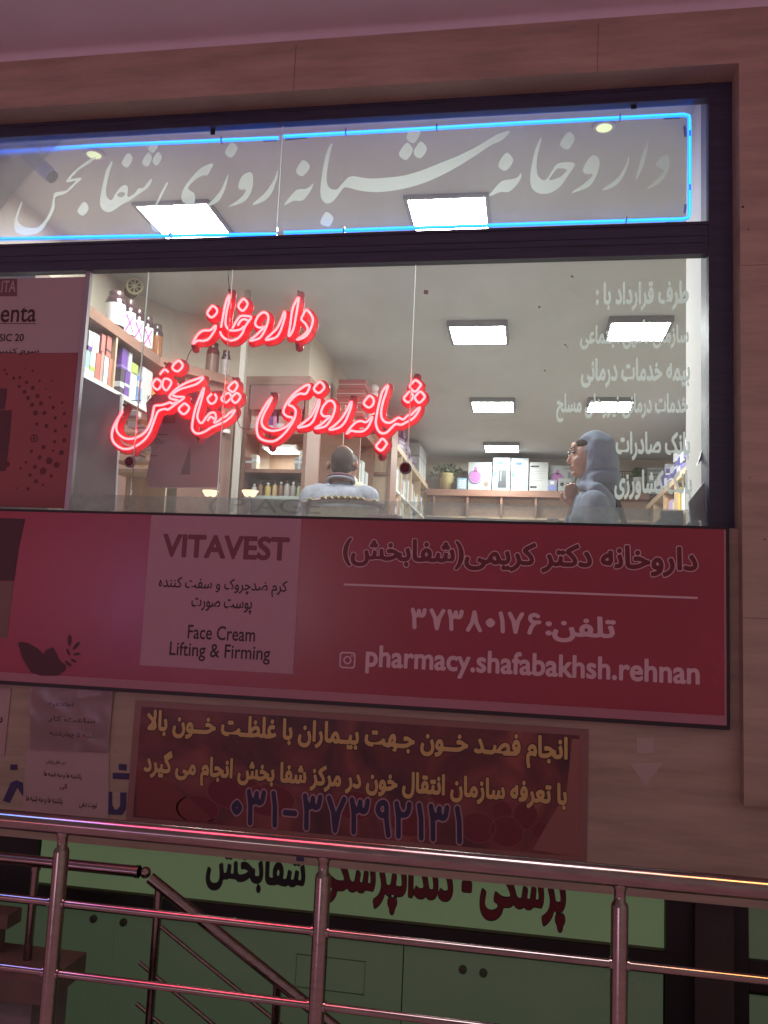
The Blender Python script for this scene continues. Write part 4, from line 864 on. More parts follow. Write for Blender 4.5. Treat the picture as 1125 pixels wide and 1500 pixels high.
b = MB(); y2 = q2.y; b.add([(XA + .1, Q5 + .10, FLOORZ), (q2.x, q2.y + .06, FLOORZ), (q2.x, q2.y + .06, ZA0 - .001), (XA + .1, Q5 + .10, ZA0 - .001)], [(0, 1, 2, 3)]); b.box((XA - .3, 4.3, FLOORZ), (XA - .02, Q5, zsh - .031)); b.build('lower_panel', mat('brown_dull', (.23, .12, .09), .6, noise=.1), ca)
q = P(351, 600, q2.y - .05); b = MB(); b.box((q.x - .02, q2.y - .06, FLOORZ), (q.x + .02, q2.y - .02, CEILZ)); tag(b.build('partition_post', mat('post_cream', (.46, .42, .37), .6)), 'slim white post at the end of the corner cabinet, crossed by the red neon', 'post')
# jars on the cabinet
def jar(x, yb, yt, rad, X, col, labc, lab, cross=None):
    q = PX(x, yb, X) if X is not None else P(x, yb, q2.y + .06); z0 = ZA1 + .001; hgt = (PX(x, yt, X) if X is not None else P(x, yt, q2.y + .06)).z - z0
    t = thing('supplement_jar', lab, 'jar', (q.x, q.y, z0), 'supplement jars on top of the corner cabinet'); b = MB()
    b.lathe((q.x, q.y, z0), [(rad * .9, 0), (rad, .008), (rad, hgt * .74), (rad * .8, hgt * .85)], 24); b.build('body', col, t)
    b = MB(); b.lathe((q.x, q.y, z0 + hgt * .82), [(rad * .72, 0), (rad * .74, .004), (rad * .74, hgt * .16), (rad * .66, hgt * .18)], 24); b.build('lid', mat('jar_lid', (.06, .03, .03), .25), t)
    b = MB(); n = 24; a0 = R(-175); 
    vs = []
    for k in range(n + 1):
        a = a0 + k / n * R(290) - R(40)
        for zz in (hgt * .12, hgt * .66): vs.append((q.x + (rad + .0012) * math.cos(a), q.y + (rad + .0012) * math.sin(a), z0 + zz))
    b.add(vs, [(2 * k, 2 * k + 2, 2 * k + 3, 2 * k + 1) for k in range(n)], True); b.build('label', labc, t)
    if cross:
        b = MB()
        for s in (-1, 1):
            vs = []
            for k in range(7):
                u = k / 6 - .5; a = R(-48) + u * 1.1
                for dz_ in (-.012, .012): vs.append((q.x + (rad + .0022) * math.cos(a), q.y + (rad + .0022) * math.sin(a), z0 + hgt * .39 + s * u * hgt * .42 + dz_))
            b.add(vs, [(2 * k, 2 * k + 2, 2 * k + 3, 2 * k + 1) for k in range(6)])
        b.build('cross_print', cross, t)
    return t
m_jd = mat('jar_dark', (.045, .02, .025), .2); m_lw = mat('jar_label', (.58, .62, .61), .45); m_mag = mat('magenta_print', (.45, .04, .30), .5); m_amb = mat('jar_amber', (.25, .08, .02), .2)
XJ = XA - .085
jar(167.5, 469, 425, .064, XJ, m_jd, m_lw, 'big dark jar with a plain pale label, nearest the window on the cabinet')
jar(187, 480, 437, .046, XJ, m_jd, m_lw, 'white labelled jar with magenta cross right next to the big plain jar', m_mag)
jar(200.5, 489, 451, .046, XJ, m_jd, m_lw, 'white labelled jar with magenta cross, middle of the three alike', m_mag)
jar(214, 498, 461, .046, XJ, m_jd, m_lw, 'white labelled jar with magenta cross, farthest from the window', m_mag)
jar(228, 507, 474, .046, XJ, m_jd, m_amb, 'dark jar with amber label, last of the jar row')
jar(311, 534, 503, .05, None, mat('jar_brown', (.12, .02, .02), .2), mat('jar_lab2', (.20, .10, .07), .4), 'brown jar on the cabinet under the upper neon word')
jar(330, 541, 514, .035, None, m_jd, mat('jar_lab3', (.35, .3, .28), .4), 'small dark jar beside the brown one under the upper neon word')
# goods helper
def carton(name, lab, cat, c, size, ang, col, group, band=None, top=None, txt=None):
    t = None
    b = MB(); b.rbox(c, size, ang, .003)
    if not band: return tag(b.build(name, cm(col)), lab, cat, group)
    t = thing(name, lab, cat, c, group); b.build('body', cm(col), t)
    b = MB(); b.rbox((c[0], c[1], c[2] + size[2] * band[1]), (size[0] + .003, size[1] + .003, size[2] * (band[2] - band[1])), ang, 0); b.build('printed_band', cm(band[0]), t); return t
gA = 'medicine cartons in the open corner cabinet'
def onA(px0, px1, yt, col, lab, z=zsh, yb=None, dep=.10, band=None, back=.02):
    ym = (yt + 555) / 2; a, c = PX(px0, ym, XA - back).y, PX(px1, ym, XA - back).y; z0 = z + .001
    h = PX((px0 + px1) / 2, yt, XA - back).z - z0
    return carton('medicine_carton', lab, 'carton', (XA - back - dep / 2, (a + c) / 2, z0), (dep, abs(c - a) - .002, h), 0, col, gA, band)
zl2 = PX(135, 507, XA).z
onA(124.5, 131, 513, TEAL, 'pale teal carton at the window end of the cabinet shelf, lower layer', band=(WHT, .1, .3))
onA(131.5, 139.5, 511, (.62, .74, .66), 'mint white carton second from the window, lower layer of the cabinet shelf', band=(GRN, .25, .4))
onA(140, 147, 516, RED, 'brick red carton in the lower layer of the cabinet shelf, left of the pink one')
onA(147.5, 151.5, 513, (.60, .30, .26), 'narrow pink carton in the lower layer of the cabinet shelf')
onA(152, 159, 521, WHT, 'white carton with grey band left of the wooden divider', band=((.45, .5, .55), .3, .5))
onA(159.5, 165.5, 525, (.50, .20, .13), 'rust carton touching the wooden divider')
onA(128, 134, 483, WHT, 'white carton stacked at the window end, upper layer', z=PX(131, 512, XA).z, band=(PUR, .05, .25))
onA(134.5, 144, 487, (.70, .66, .68), 'pale lilac carton on the mint one, upper layer', z=PX(135, 510.5, XA).z)
onA(147, 153, 488, (.52, .20, .17), 'dull red carton standing on the pink one', z=PX(149, 512.5, XA).z)
onA(155, 162, 491, (.50, .17, .14), 'brick carton standing on the white one left of the divider', z=PX(155, 520.5, XA).z, band=(DRK, .3, .38))
onA(177, 183, 540, DRK, 'black and white printed carton right of the wooden divider', band=(WHT, .3, .5), back=.03)
onA(184, 191, 542, PUR, 'purple carton with white mark, lower of the purple pair', band=(WHT, .4, .5), back=.03)
onA(178, 187, 510, PUR, 'purple carton stacked above the black and white one', z=PX(182, 539, XA).z, back=.03, band=((.3, .2, .5), .1, .2))
onA(188, 193, 516, WHT, 'white carton stacked beside the upper purple one', z=PX(190, 541, XA).z, back=.03)
onA(192, 201, 546, (.66, .70, .62), 'greenish white carton right of the purple pair', back=.03)
onA(193, 202, 532, GRN, 'lime green carton lying on the greenish white one', z=PX(197, 545.5, XA).z, back=.03)
onA(203, 209, 551, BLU, 'light blue carton near the corner of the cabinet', back=.03, band=(WHT, .6, .8))
onA(209.5, 224, 541, WHT, 'large plain white carton at the cabinet corner behind the neon', back=.03)
onA(225, 231, 566, ORG, 'small orange carton at the cabinet corner beside the red plate', back=.03)
for k in range(9):
    y = PX(176, 530, XA).y + .05 + k * .085
    if y > Q5 - .1: break
    carton('medicine_carton', ['tall rust', 'pale blue', 'ivory', 'dark', 'mauve', 'white', 'green', 'tan', 'grey'][k] + ' carton in the back row of the cabinet shelf', 'carton', (XA - .2, y, zsh + .001), (.1, .075, rnd.uniform(.17, .25)), 0, [(.45, .2, .14), (.45, .55, .65), CRM, DRK, (.4, .28, .36), WHT, (.3, .42, .3), (.5, .38, .25), (.4, .4, .42)][k], gA, (WHT, .6, .75))
# grey panel, display card and things behind the lower left of the pane
b = MB(); b.prism([P(x, y, 4.16) for x, y in ((122, 552), (176, 580), (168, 748), (92, 748))], (0, .02, 0)); tag(b.build('grey_partition', mat('panel_grey', (.34, .32, .33), .6, noise=.05)), 'plain grey panel below the white shelf at the left of the pane', 'panel')
b = MB(); q = P(170, 650, 4.2); b.box((q.x - .014, 4.19, FLOORZ), (q.x + .014, 4.22, P(172, 578, 4.2).z)); tag(b.build('white_upright', m_white), 'thin white upright at the right edge of the grey panel', 'post')
dc = thing('display_card', 'large dull cardboard display seen from behind, under the left neon word', 'display', P(260, 715, 3.95))
m_card = mat('dull_cardboard', (.30, .22, .23), .6, noise=.06)
b = MB(); b.prism([P(x, y, 3.95) for x, y in ((214, 590), (226, 577), (258, 575), (326, 572), (319, 714), (216, 714), (214, 700), (222, 660), (216, 620))], (0, .012, 0)); b.build('board', m_card, dc)
b = MB(); letter_mesh(b, 'KZ', (216, 226, 579, 587), 3.949, .01, shp=False); letter_mesh(b, 'Char', (227, 242, 643, 650), 3.949, .005, shp=False)
for x0_, x1_, y_ in ((226, 246, 636), (220, 231, 667), (192, 207, 586)): flat(b, [(x0_, y_), (x1_, y_), (x1_, y_ + 1.2), (x0_, y_ + 1.2)], 3.949)
b.build('print', mat('card_ink', (.08, .04, .045), .5), dc)
b = MB(); flat(b, [(233, 606), (257, 606), (257, 620), (233, 620)], 3.949); b.build('red_square', mat('card_red', (.20, .03, .04), .5), dc)
b = MB(); flat(b, [(279, 652), (278, 695), (264, 695)], 3.948); b.build('dark_wedge', mat('card_dark', (.10, .03, .035), .5), dc)
gW = 'white cartons behind the display card'
for x, y, w, h, lab in ((196, 620, .05, .10, 'white carton leaning inside the loop of the left neon tail'), (208, 628, .05, .05, 'small white carton beside the left neon tail loop'), (219, 655, .05, .06, 'white carton peeping out beside the display card'), (203, 668, .045, .05, 'white carton low behind the round glass clamp')):
    q = P(x, y + 8, 4.4); carton('white_carton', lab, 'carton', (q.x, 4.4, q.z), (w, .05, h), rnd.uniform(-.4, .4), WHT, gW, ((.3, .15, .17), .5, .7))
b = MB(); zz = P(200, 690, 4.42).z; b.box((P(172, 690, 4.42).x, 4.35, zz - .02), (P(232, 690, 4.42).x, 4.55, zz)); b.box((P(172, 690, 4.42).x, 4.53, FLOORZ), (P(232, 690, 4.42).x, 4.55, zz - .021)); 
for y_ in (616, 636, 660, 676): z_ = P(200, y_, 4.42).z - .004; b.box((P(172, 690, 4.42).x, 4.36, z_ - .008), (P(232, 690, 4.42).x, 4.5, z_))
tag(b.build('small_shelf', m_woodl), 'small pale shelf rack behind the display card', 'shelf')
for px, lab in ((308, 'little lit lamp shade at the foot of the display card'), (366, 'little lit lamp shade right of the slim white post')):  # glowing cups added for lamp reflections in the counter glass
    q = P(px, 727, 4.1); t = thing('counter_glint', lab, 'lamp reflection', (q.x, q.y, ZG0), 'added lamp reflections near the foot of the pane'); b = MB()
    b.lathe((q.x, q.y, q.z), [(.028, 0), (.046, .028), (.044, .0285), (.026, .001)], 6); b.build('glint', mat('glint_cream', (.75, .66, .5), .5, emis=(1, .8, .5), es=.5), t)
    b = MB(); b.tube([(q.x, q.y, ZG0 - .02), (q.x, q.y, q.z)], .008, 8); b.build('stem', m_alu, t)

# bookcase facing the window between post and man
def bookcase(name, lab, x0, x1, z1, y0, y1, shelves, face='front', col=m_wood, posts=2):
    t = thing(name, lab, 'shelf unit', ((x0 + x1) / 2, (y0 + y1) / 2, FLOORZ))
    b = MB(); b.box((x0, y0, z1 - .07), (x1, y1, z1)); b.build('top_board', col, t)
    b = MB()
    if face == 'front':
        b.box((x0 + .03, y1 - .015, FLOORZ), (x1 - .03, y1, z1 - .071)); b.build('back_board', m_woodl, t)
        for x in [x0 + (x1 - x0 - .03) * k / (posts - 1) for k in range(posts)]: b = MB(); b.box((x, y0 + .003, FLOORZ), (x + .03, y1, z1 - .071)); b.build('upright', col, t)
        for z in shelves: b = MB(); b.box((x0 + .031, y0 + .01, z - .028), (x1 - .031, y1 - .016, z)); b.build('shelf', col, t)
    else:
        s = 1 if face == 'right' else -1
        xb = x0 if s > 0 else x1
        b.box((xb, y0 + .03, FLOORZ), (xb + s * .015, y1 - .03, z1 - .071)); b.build('back_board', m_woodl, t)
        for k in range(posts): y = y0 + (y1 - y0 - .03) * k / (posts - 1); b = MB(); b.box((x0 + (.003 if s < 0 else 0), y, FLOORZ), (x1 - (.003 if s > 0 else 0), y + .03, z1 - .071)); b.build('upright', col, t)
        for z in shelves: b = MB(); b.box((min(xb + s * .016, xb + s * (x1 - x0 - .01)), y0 + .031, z - .028), (max(xb + s * .016, xb + s * (x1 - x0 - .01)), y1 - .031, z)); b.build('shelf', m_white if face == 'right' else col, t)
    return t
YC = 6.40; zc1 = P(400, 551, YC).z; xc0, xc1 = P(358, 600, YC).x, P(452, 600, YC).x
sc = [P(400, y, YC + .1).z for y in (634, 690)]
bookcase('bookcase', 'reddish brown bookcase of bottles behind the lower right neon word', xc0, xc1, zc1, YC, 6.80, sc)
b = MB(); b.box((xc0 + .04, YC + .005, sc[0] + .17), (xc1 - .04, YC + .02, zc1 - .072)); tag(b.build('fascia_board', mat('fascia_red', (.30, .13, .12), .5)), 'reddish fascia board under the top of the bookcase', 'board')
gC = 'goods in the bookcase behind the neon'
for k, (px, yt, w, col) in enumerate(((365, 600, .05, WHT), (371, 592, .05, CRM), (379, 604, .045, WHT), (397, 602, .05, PUR), (405, 598, .05, PNK), (412, 592, .06, (.45, .30, .30)), (421, 596, .05, RED), (430, 600, .05, PUR), (438, 596, .05, ORG))):
    q = P(px, 633, YC + .12); hh = P(px, yt, YC + .12).z - sc[0]
    carton('slim_carton', ['white', 'cream', 'second white', 'violet', 'pink', 'tall mauve', 'red', 'deep violet', 'orange'][k] + ' slim carton on the upper shelf of the bookcase', 'carton', (q.x, YC + .12, sc[0] + .001), (w, .08, hh), 0, col, gC, (WHT, .15, .3) if k % 2 else None)
q = P(412, 657, YC + .1); t = thing('bookcase_glint', 'bright white panel added as a lamp reflection in the bookcase below the neon tail', 'lamp reflection', (q.x, YC + .12, q.z)); b = MB(); b.box((q.x - .14, YC + .04, q.z - .012), (q.x + .14, YC + .26, q.z + .02)); b.build('case', m_white, t)  # glowing panel added where inclined glass mirrors a ceiling lamp
b = MB(); b.add([(q.x - .12, YC + .036, q.z - .015), (q.x + .12, YC + .036, q.z - .015), (q.x + .13, YC + .25, q.z - .016), (q.x - .13, YC + .25, q.z - .016)], [(3, 2, 1, 0)]); b.build('diffuser', emit('glint_white', (1, .98, .95), 6.0), t)
gB = 'small bottles low in the bookcase'
for k, (px, h, r, col, nm) in enumerate(((372, .10, .022, (.60, .58, .52), 'pale'), (381, .12, .02, (.30, .16, .10), 'brown'), (392, .11, .025, (.55, .40, .12), 'golden'), (402, .12, .02, (.50, .34, .16), 'amber'), (411, .12, .02, (.2, .1, .06), 'dark brown'), (420, .13, .024, (.38, .34, .30), 'grey'), (429, .12, .023, (.30, .26, .24), 'smoky'), (438, .11, .02, (.42, .5, .3), 'green'))):
    q = P(px, 726, YC + .09); z0 = P(400, 728, YC + .1).z
    t = thing('bottle', nm + ' bottle on the lowest visible bookcase shelf', 'bottle', (q.x, YC + .09, z0), gB); b = MB(); b.lathe((q.x, YC + .09, z0), [(r * .9, 0), (r, .006), (r, h * .7), (r * .45, h * .8), (r * .45, h * .84)], 14); b.build('body', cm(col), t)
    b = MB(); b.lathe((q.x, YC + .09, z0 + h * .84), [(r * .5, 0), (r * .5, h * .16)], 12); b.build('cap', cm(DRK if k % 2 else WHT), t)
b = MB(); z0 = P(400, 728, YC + .1).z; b.box((xc0 + .04, YC + .02, z0 - .03), (xc1 - .04, 6.78, z0 - .001)); tag(b.build('glass_tray', mat('tray', (.4, .45, .42), .2)), 'pale tray under the bottles in the bookcase', 'tray')
gK = 'boxes crowded on the bookcase tops and sides'
for k, (px, yt, w, col, nm) in enumerate(((366, 672, .07, (.30, .12, .12), 'maroon'), (374, 668, .05, (.5, .44, .36), 'sand'), (444, 662, .05, CRM, 'cream'), (440, 672, .06, (.28, .30, .34), 'slate'))):
    q = P(px, 689, YC + .08); hh = P(px, yt, YC + .08).z - sc[1]
    carton('shelf_box', nm + ' box beside the bright panel in the bookcase', 'box', (q.x, YC + .06, sc[1] + .001), (w, .08, hh), rnd.uniform(-.1, .1), col, gK, (WHT, .5, .7))
# tall post and shelf running away behind the man
b = MB(); q = P(451, 660, 6.8); b.box((q.x + .02, 6.81, FLOORZ), (q.x + .08, 6.89, P(451, 598, 6.8).z)); tag(b.build('brown_post', m_wood), 'tall brown post left of the man', 'post')
XS = XD + .26; zs_ = [PX(470, 655, XS).z, PX(470, 700, XS).z - .05]
bookcase('wall_shelf', 'brown wall shelf running away behind the man head', XD + .01, XS, P(519, 611, 7.7).z, 7.22, 8.75, zs_, 'right', m_wood, 3)
gD = 'white cartons on the wall shelf behind the man'
for k in range(7):
    y = 7.32 + k * .2; h = rnd.uniform(.16, .24); carton('white_carton', 'white carton number row behind the man, standing on the wall shelf' if 0 else ['nearest', 'second nearest', 'third', 'fourth', 'fifth', 'sixth', 'farthest'][k] + ' carton in the row on the wall shelf behind the man', 'carton', (XS - .09, y, zs_[0] + .001), (.12, .13, h), 0, (WHT, CRM, (.6, .66, .66))[k % 3], gD)
for k in range(8):
    y = 7.3 + k * .17; h = rnd.uniform(.12, .22); carton('white_carton', ['first', 'second', 'third', 'fourth', 'fifth', 'sixth', 'seventh', 'eighth'][k] + ' carton from the window on the lower wall shelf beside the man', 'carton', (XS - .09, y, zs_[1] + .001), (.12, .12, h), rnd.uniform(-.1, .1), (CRM, WHT, (.5, .3, .3), (.35, .42, .5))[k % 4], gD, ((.4, .4, .45), .2, .5) if k % 2 else None)
YE = 8.8; xe0, xe1 = P(490, 650, YE).x, P(574, 650, YE).x; se = [P(520, 693, YE + .1).z, P(520, 737, YE + .1).z]
bookcase('middle_bookcase', 'brown bookcase facing the window right of the man head', xe0, xe1, P(530, 610, YE).z, YE, 9.2, se, 'front', m_wood, 3)
gE = 'tall cartons on the shelf right of the man head'
for k, (px, yt, w, col) in enumerate(((494, 645, .06, CRM), (501, 643, .07, (.62, .55, .40)), (508, 641, .06, CRM), (516, 643, .09, (.70, .68, .56)), (524, 645, .045, WHT), (534, 648, .09, WHT), (546, 654, .05, WHT))):
    q = P(px, 692, YE + .1); hh = P(px, yt, YE + .1).z - se[0]; carton('tall_carton', ['cream', 'tan', 'second cream', 'wide ivory', 'narrow white', 'wide white', 'last white'][k] + ' tall carton on the shelf right of the man head', 'carton', (q.x, YE + .1, se[0] + .001), (w, .1, hh), 0, col, gE, ((.5, .55, .5), .3, .36) if k > 2 else None)
ztop = P(530, 610, YE).z
gR = 'red cartons stacked on the wall shelf'
for k in range(4):
    q = P(517, 0, 1); xq = P(519, 600, 7.7).x; hz = .088
    t = carton('red_carton', ['lowest', 'second', 'third', 'topmost'][k] + ' red carton of the stack behind the lower right neon word', 'carton', (xq + (k % 2) * .01 - .04, 7.78, P(519, 611, 7.7).z + .001 + k * (hz + .001)), (.26, .22, hz), 0, (.42, .10, .09), gR, ((.62, .5, .46), .42, .5))
b = MB(); q = P(546, 585, 7.8); ztop = P(519, 611, 7.7).z
for k in range(6): b.ball((q.x + rnd.uniform(-.03, .03), q.y + rnd.uniform(-.03, .03), ztop + .05 + k * .05), (.045, .04, .04), 10, 7)
tag(b.build('wrapped_bundle', mat('white_wrap', (.66, .64, .62), .5, bump=.3)), 'white wrapped bundle beside the red carton stack', 'bundle')

# long unit along the wall to the far end
XFu = P(573, 636, 8.85).x; zf1 = P(573, 636, 8.85).z
sf_ = [zf1 - .50, zf1 - .86]
bookcase('long_unit', 'long wooden shelf unit running away to the far wall under purple packs', XFu - .34, XFu, zf1, 8.85, 12.3, sf_, 'right', m_woodl, 5)
gF = 'cartons on the long shelf unit'
names = ['white', 'cream', 'red spotted', 'pale blue', 'ivory', 'grey', 'white and teal', 'tan', 'small white', 'pink', 'plain', 'beige']
cols = [WHT, CRM, (.5, .12, .12), (.5, .6, .7), (.68, .66, .55), (.4, .4, .42), WHT, (.5, .38, .25), WHT, (.6, .4, .42), (.66, .66, .64), (.6, .52, .4)]
for r_, z in enumerate(sf_):
    for k in range(17):
        y = 9.0 + k * .188 + rnd.uniform(-.015, .015); h = rnd.uniform(.16, .30)
        carton('shelf_carton', '%s%s carton on the %s shelf of the long unit' % ('second ' if k > 11 else '', names[(k + 5 * r_) % 12], ['upper', 'lower'][r_]), 'carton', (XFu - .11, y, z + .001), (.16, rnd.uniform(.12, .175), h), rnd.uniform(-.08, .08), cols[(k + 5 * r_) % 12], gF, (cols[(k * 7 + 3) % 12], .3, .55) if k % 2 else None)
gP = 'purple packs heaped on the long unit'
for k in range(10):
    for j in range(3 if k in (0, 1, 2, 3, 4, 5, 6) else 2):
        y = 8.95 + k * .23; h = .085
        carton('purple_pack', '%s purple pack in the %s column from the window on the long unit' % (['bottom', 'middle', 'top'][j], ['first', 'second', 'third', 'fourth', 'fifth', 'sixth', 'seventh', 'eighth', 'ninth', 'tenth'][k]), 'pack', (XFu - .15 + rnd.uniform(-.03, .03), y + rnd.uniform(-.02, .02), zf1 + .001 + j * (h + .001)), (.22, .2, h), rnd.uniform(-.25, .25), ((.15, .06, .13), (.20, .11, .22), (.11, .05, .12), (.30, .20, .32))[(k + j) % 4], gP, ((.55, .48, .55), .3, .55) if (k + j) % 2 else None)
for k in range(3):
    y = 11.4 + k * .26; carton('dotted_box', ['nearest', 'middle', 'farthest'][k] + ' tall pale box with dark dots at the far end of the long unit', 'box', (XFu - .12, y, zf1 + .001), (.22, .24, .42), 0, (.55, .55, .54), 'tall pale boxes on the long unit', ((.3, .3, .34), .55, .6))
# far shelf with boxes
YF = 12.1; zf_ = P(740, 718, YF).z
fs = thing('far_shelf', 'brown shelf along the far wall carrying a row of appliance boxes', 'shelf', (0, YF, FLOORZ)); b = MB(); b.box((XFu + .003, YF, zf_ - .09), (1.6, 12.58, zf_)); b.build('board', m_wood, fs)
b = MB(); b.box((XFu + .003, YF + .12, zf_ - .38), (1.6, YF + .14, zf_ - .091)); b.build('fascia', mat('fascia_brown', (.30, .19, .14), .6), fs)  # fascia in its own plain brown
for k in range(6): x = XFu + .1 + k * .48; b = MB(); b.box((x, YF + .02, zf_ - .38), (x + .03, YF + .119, zf_ - .091)); b.build('bracket', m_wood, fs)
b = MB(); b.box((XFu + .003, YF + .03, zf_ - .41), (1.6, 12.58, zf_ - .381)); b.build('lower_board', m_woodl, fs)
b = MB(); b.box((XFu + .003, YF + .15, FLOORZ), (1.6, 12.58, zf_ - .411)); b.build('base', m_wood, fs)
gG = 'appliance boxes on the far shelf'
def fbox(x0_, x1_, yt, lab, col, art, Y=YF + .03, dep=.22):
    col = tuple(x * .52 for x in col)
    X0, X1 = P(x0_, 710, Y).x, P(x1_, 710, Y).x; h = P((x0_ + x1_) / 2, yt, Y).z - zf_; t = thing('appliance_box', lab, 'box', ((X0 + X1) / 2, Y, zf_), gG)
    b = MB(); b.rbox(((X0 + X1) / 2, Y + dep / 2, zf_ + .001), (X1 - X0 - .008, dep, h), 0, .004); b.build('carton', cm(col), t)
    cx, w = (X0 + X1) / 2, (X1 - X0)
    def dis(nm, fx, fz, r, mm, sq=1, lay=1): b = MB(); disc(b, Vector((X0 + w * fx, 0, zf_ + h * fz)), w * r, Y - .001 * lay, 20, sq); b.build(nm, mm, t)
    def rec(nm, fx0, fx1, fz0, fz1, mm, lay=1): b = MB(); b.add([(X0 + w * fx0, Y - .001 * lay, zf_ + h * fz0), (X0 + w * fx1, Y - .001 * lay, zf_ + h * fz0), (X0 + w * fx1, Y - .001 * lay, zf_ + h * fz1), (X0 + w * fx0, Y - .001 * lay, zf_ + h * fz1)], [(0, 1, 2, 3)]); b.build(nm, mm, t)
    art(dis, rec); return t
kp, kv, kd, kb, kg, kr = cm((.30, .10, .27)), cm((.10, .07, .16)), cm((.02, .025, .03)), cm((.03, .09, .18)), cm((.15, .17, .19)), cm((.3, .05, .06))
def art_pink(dis, rec): dis('swirl', .3, .45, .30, kv, 1, 1); dis('swirl_inner', .32, .47, .26, cm((.31, .32, .32)), 1, 2); dis('picture', .32, .48, .23, kp, 1.1, 3); rec('nozzle', .26, .38, .66, .82, kp, 3); rec('text', .56, .94, .86, .9, kg); rec('text', .72, .94, .45, .75, kg); dis('photo', .78, .22, .12, cm((.17, .12, .10)))
def art_kettle(dis, rec): rec('wash', .03, .97, .05, .62, cm((.24, .30, .36)), 1); rec('glass_picture', .34, .78, .2, .62, kd, 2); rec('base_picture', .30, .80, .08, .24, cm((.03, .03, .035)), 3); rec('reflection', .44, .5, .28, .58, kg, 3); rec('badge', .05, .2, .44, .56, kb, 2); rec('title', .28, .62, .78, .87, kb); rec('text', .25, .7, .7, .72, kg)
def art_glass(dis, rec): rec('wash', .03, .97, .05, .6, cm((.23, .28, .34)), 1); rec('jug_picture', .42, .80, .1, .58, cm((.33, .34, .36)), 2); dis('dial', .62, .24, .05, cm((.22, .13, .08)), 1, 3); rec('badge', .05, .2, .42, .54, kb, 2); rec('title', .25, .6, .78, .87, kb); rec('text', .25, .8, .72, .74, kg)
def art_text(dis, rec):
    rec('title', .06, .5, .82, .88, kd)
    for k in range(5): rec('text', .08, .8 - .08 * (k % 3), .68 - k * .08, .69 - k * .08, kg)
    rec('footer', .06, .4, .1, .17, kd)
def art_blue(dis, rec):
    for k in range(5): rec('stripe', .15, .9, .12 + k * .16, .2 + k * .16, cm(WHT))
def art_small(dis, rec): rec('wash', .05, .95, .06, .5, cm((.2, .22, .45))); rec('title', .3, .7, .6, .9, cm((.6, .6, .66)))
def art_photo(dis, rec): dis('photo', .3, .55, .14, kd); dis('photo', .7, .5, .16, cm((.06, .05, .05))); rec('text', .5, .9, .12, .2, kg)
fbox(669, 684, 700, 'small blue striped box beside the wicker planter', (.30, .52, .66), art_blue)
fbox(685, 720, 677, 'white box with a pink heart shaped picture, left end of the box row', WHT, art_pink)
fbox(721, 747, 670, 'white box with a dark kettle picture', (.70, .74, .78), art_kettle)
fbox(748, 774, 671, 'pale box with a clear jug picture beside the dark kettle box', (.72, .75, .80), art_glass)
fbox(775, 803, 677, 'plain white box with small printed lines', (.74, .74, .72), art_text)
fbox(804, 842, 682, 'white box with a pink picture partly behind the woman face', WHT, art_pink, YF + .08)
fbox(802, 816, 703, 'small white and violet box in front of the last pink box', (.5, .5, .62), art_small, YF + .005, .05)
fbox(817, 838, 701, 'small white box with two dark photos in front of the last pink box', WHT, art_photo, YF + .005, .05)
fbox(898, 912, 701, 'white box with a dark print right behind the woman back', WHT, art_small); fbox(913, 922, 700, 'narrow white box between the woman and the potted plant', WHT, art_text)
def plant(px, yb, yt, w, lab, potc, leafc, n, trail):
    q = P(px, yb, YF + .2); zz = zf_ + .001; hp = P(px, yt, YF + .2).z - zz; r = w / 2 / 1253 * 12.3
    t = thing('potted_plant', lab, 'plant', (q.x, YF + .2, zz)); b = MB(); b.lathe((q.x, YF + .2, zz), [(r * .8, 0), (r, hp * .9), (r * 1.04, hp * .92), (r * 1.04, hp), (r * .9, hp), (r * .88, hp * .9)], 18); b.build('pot', potc, t)
    b = MB(); rr = random.Random(px)
    for k in range(n):
        a = rr.uniform(0, 6.28); e = rr.uniform(.1, 1.3); l = rr.uniform(.4, 1) * r * (1.9 if trail else 1.6)
        c = Vector((q.x + math.cos(a) * l * math.cos(e) * (1.3 if trail else .9), YF + .2 + math.sin(a) * l * .5 * math.cos(e), zz + hp + l * math.sin(e) * (.7 if trail else 1.3) - (rr.uniform(0, .14) if trail and rr.random() < .3 else 0)))
        d = Vector((rr.uniform(-1, 1), rr.uniform(-1, .2), rr.uniform(-.6, 1))).normalized(); s = Vector((rr.uniform(-1, 1), rr.uniform(-1, 1), rr.uniform(-1, 1))).cross(d).normalized(); L = rr.uniform(.02, .045)
        b.add([c - d * L, c + s * L * .5, c + d * L, c - s * L * .5], [(0, 1, 2, 3)])
    b.build('leaves', leafc, t)
plant(654, 716, 694, 22, 'leafy plant in a straw planter at the left end of the far shelf', mat('straw', (.55, .45, .22), .7, noise=.2, nscale=40), mat('leaf_dark', (.08, .12, .035), .5, noise=.3, nscale=30), 150, True)
plant(935, 718, 700, 15, 'bushy green plant in a white pot behind the white lettering', m_white, mat('leaf_green', (.10, .19, .06), .5, noise=.3, nscale=30), 260, False)
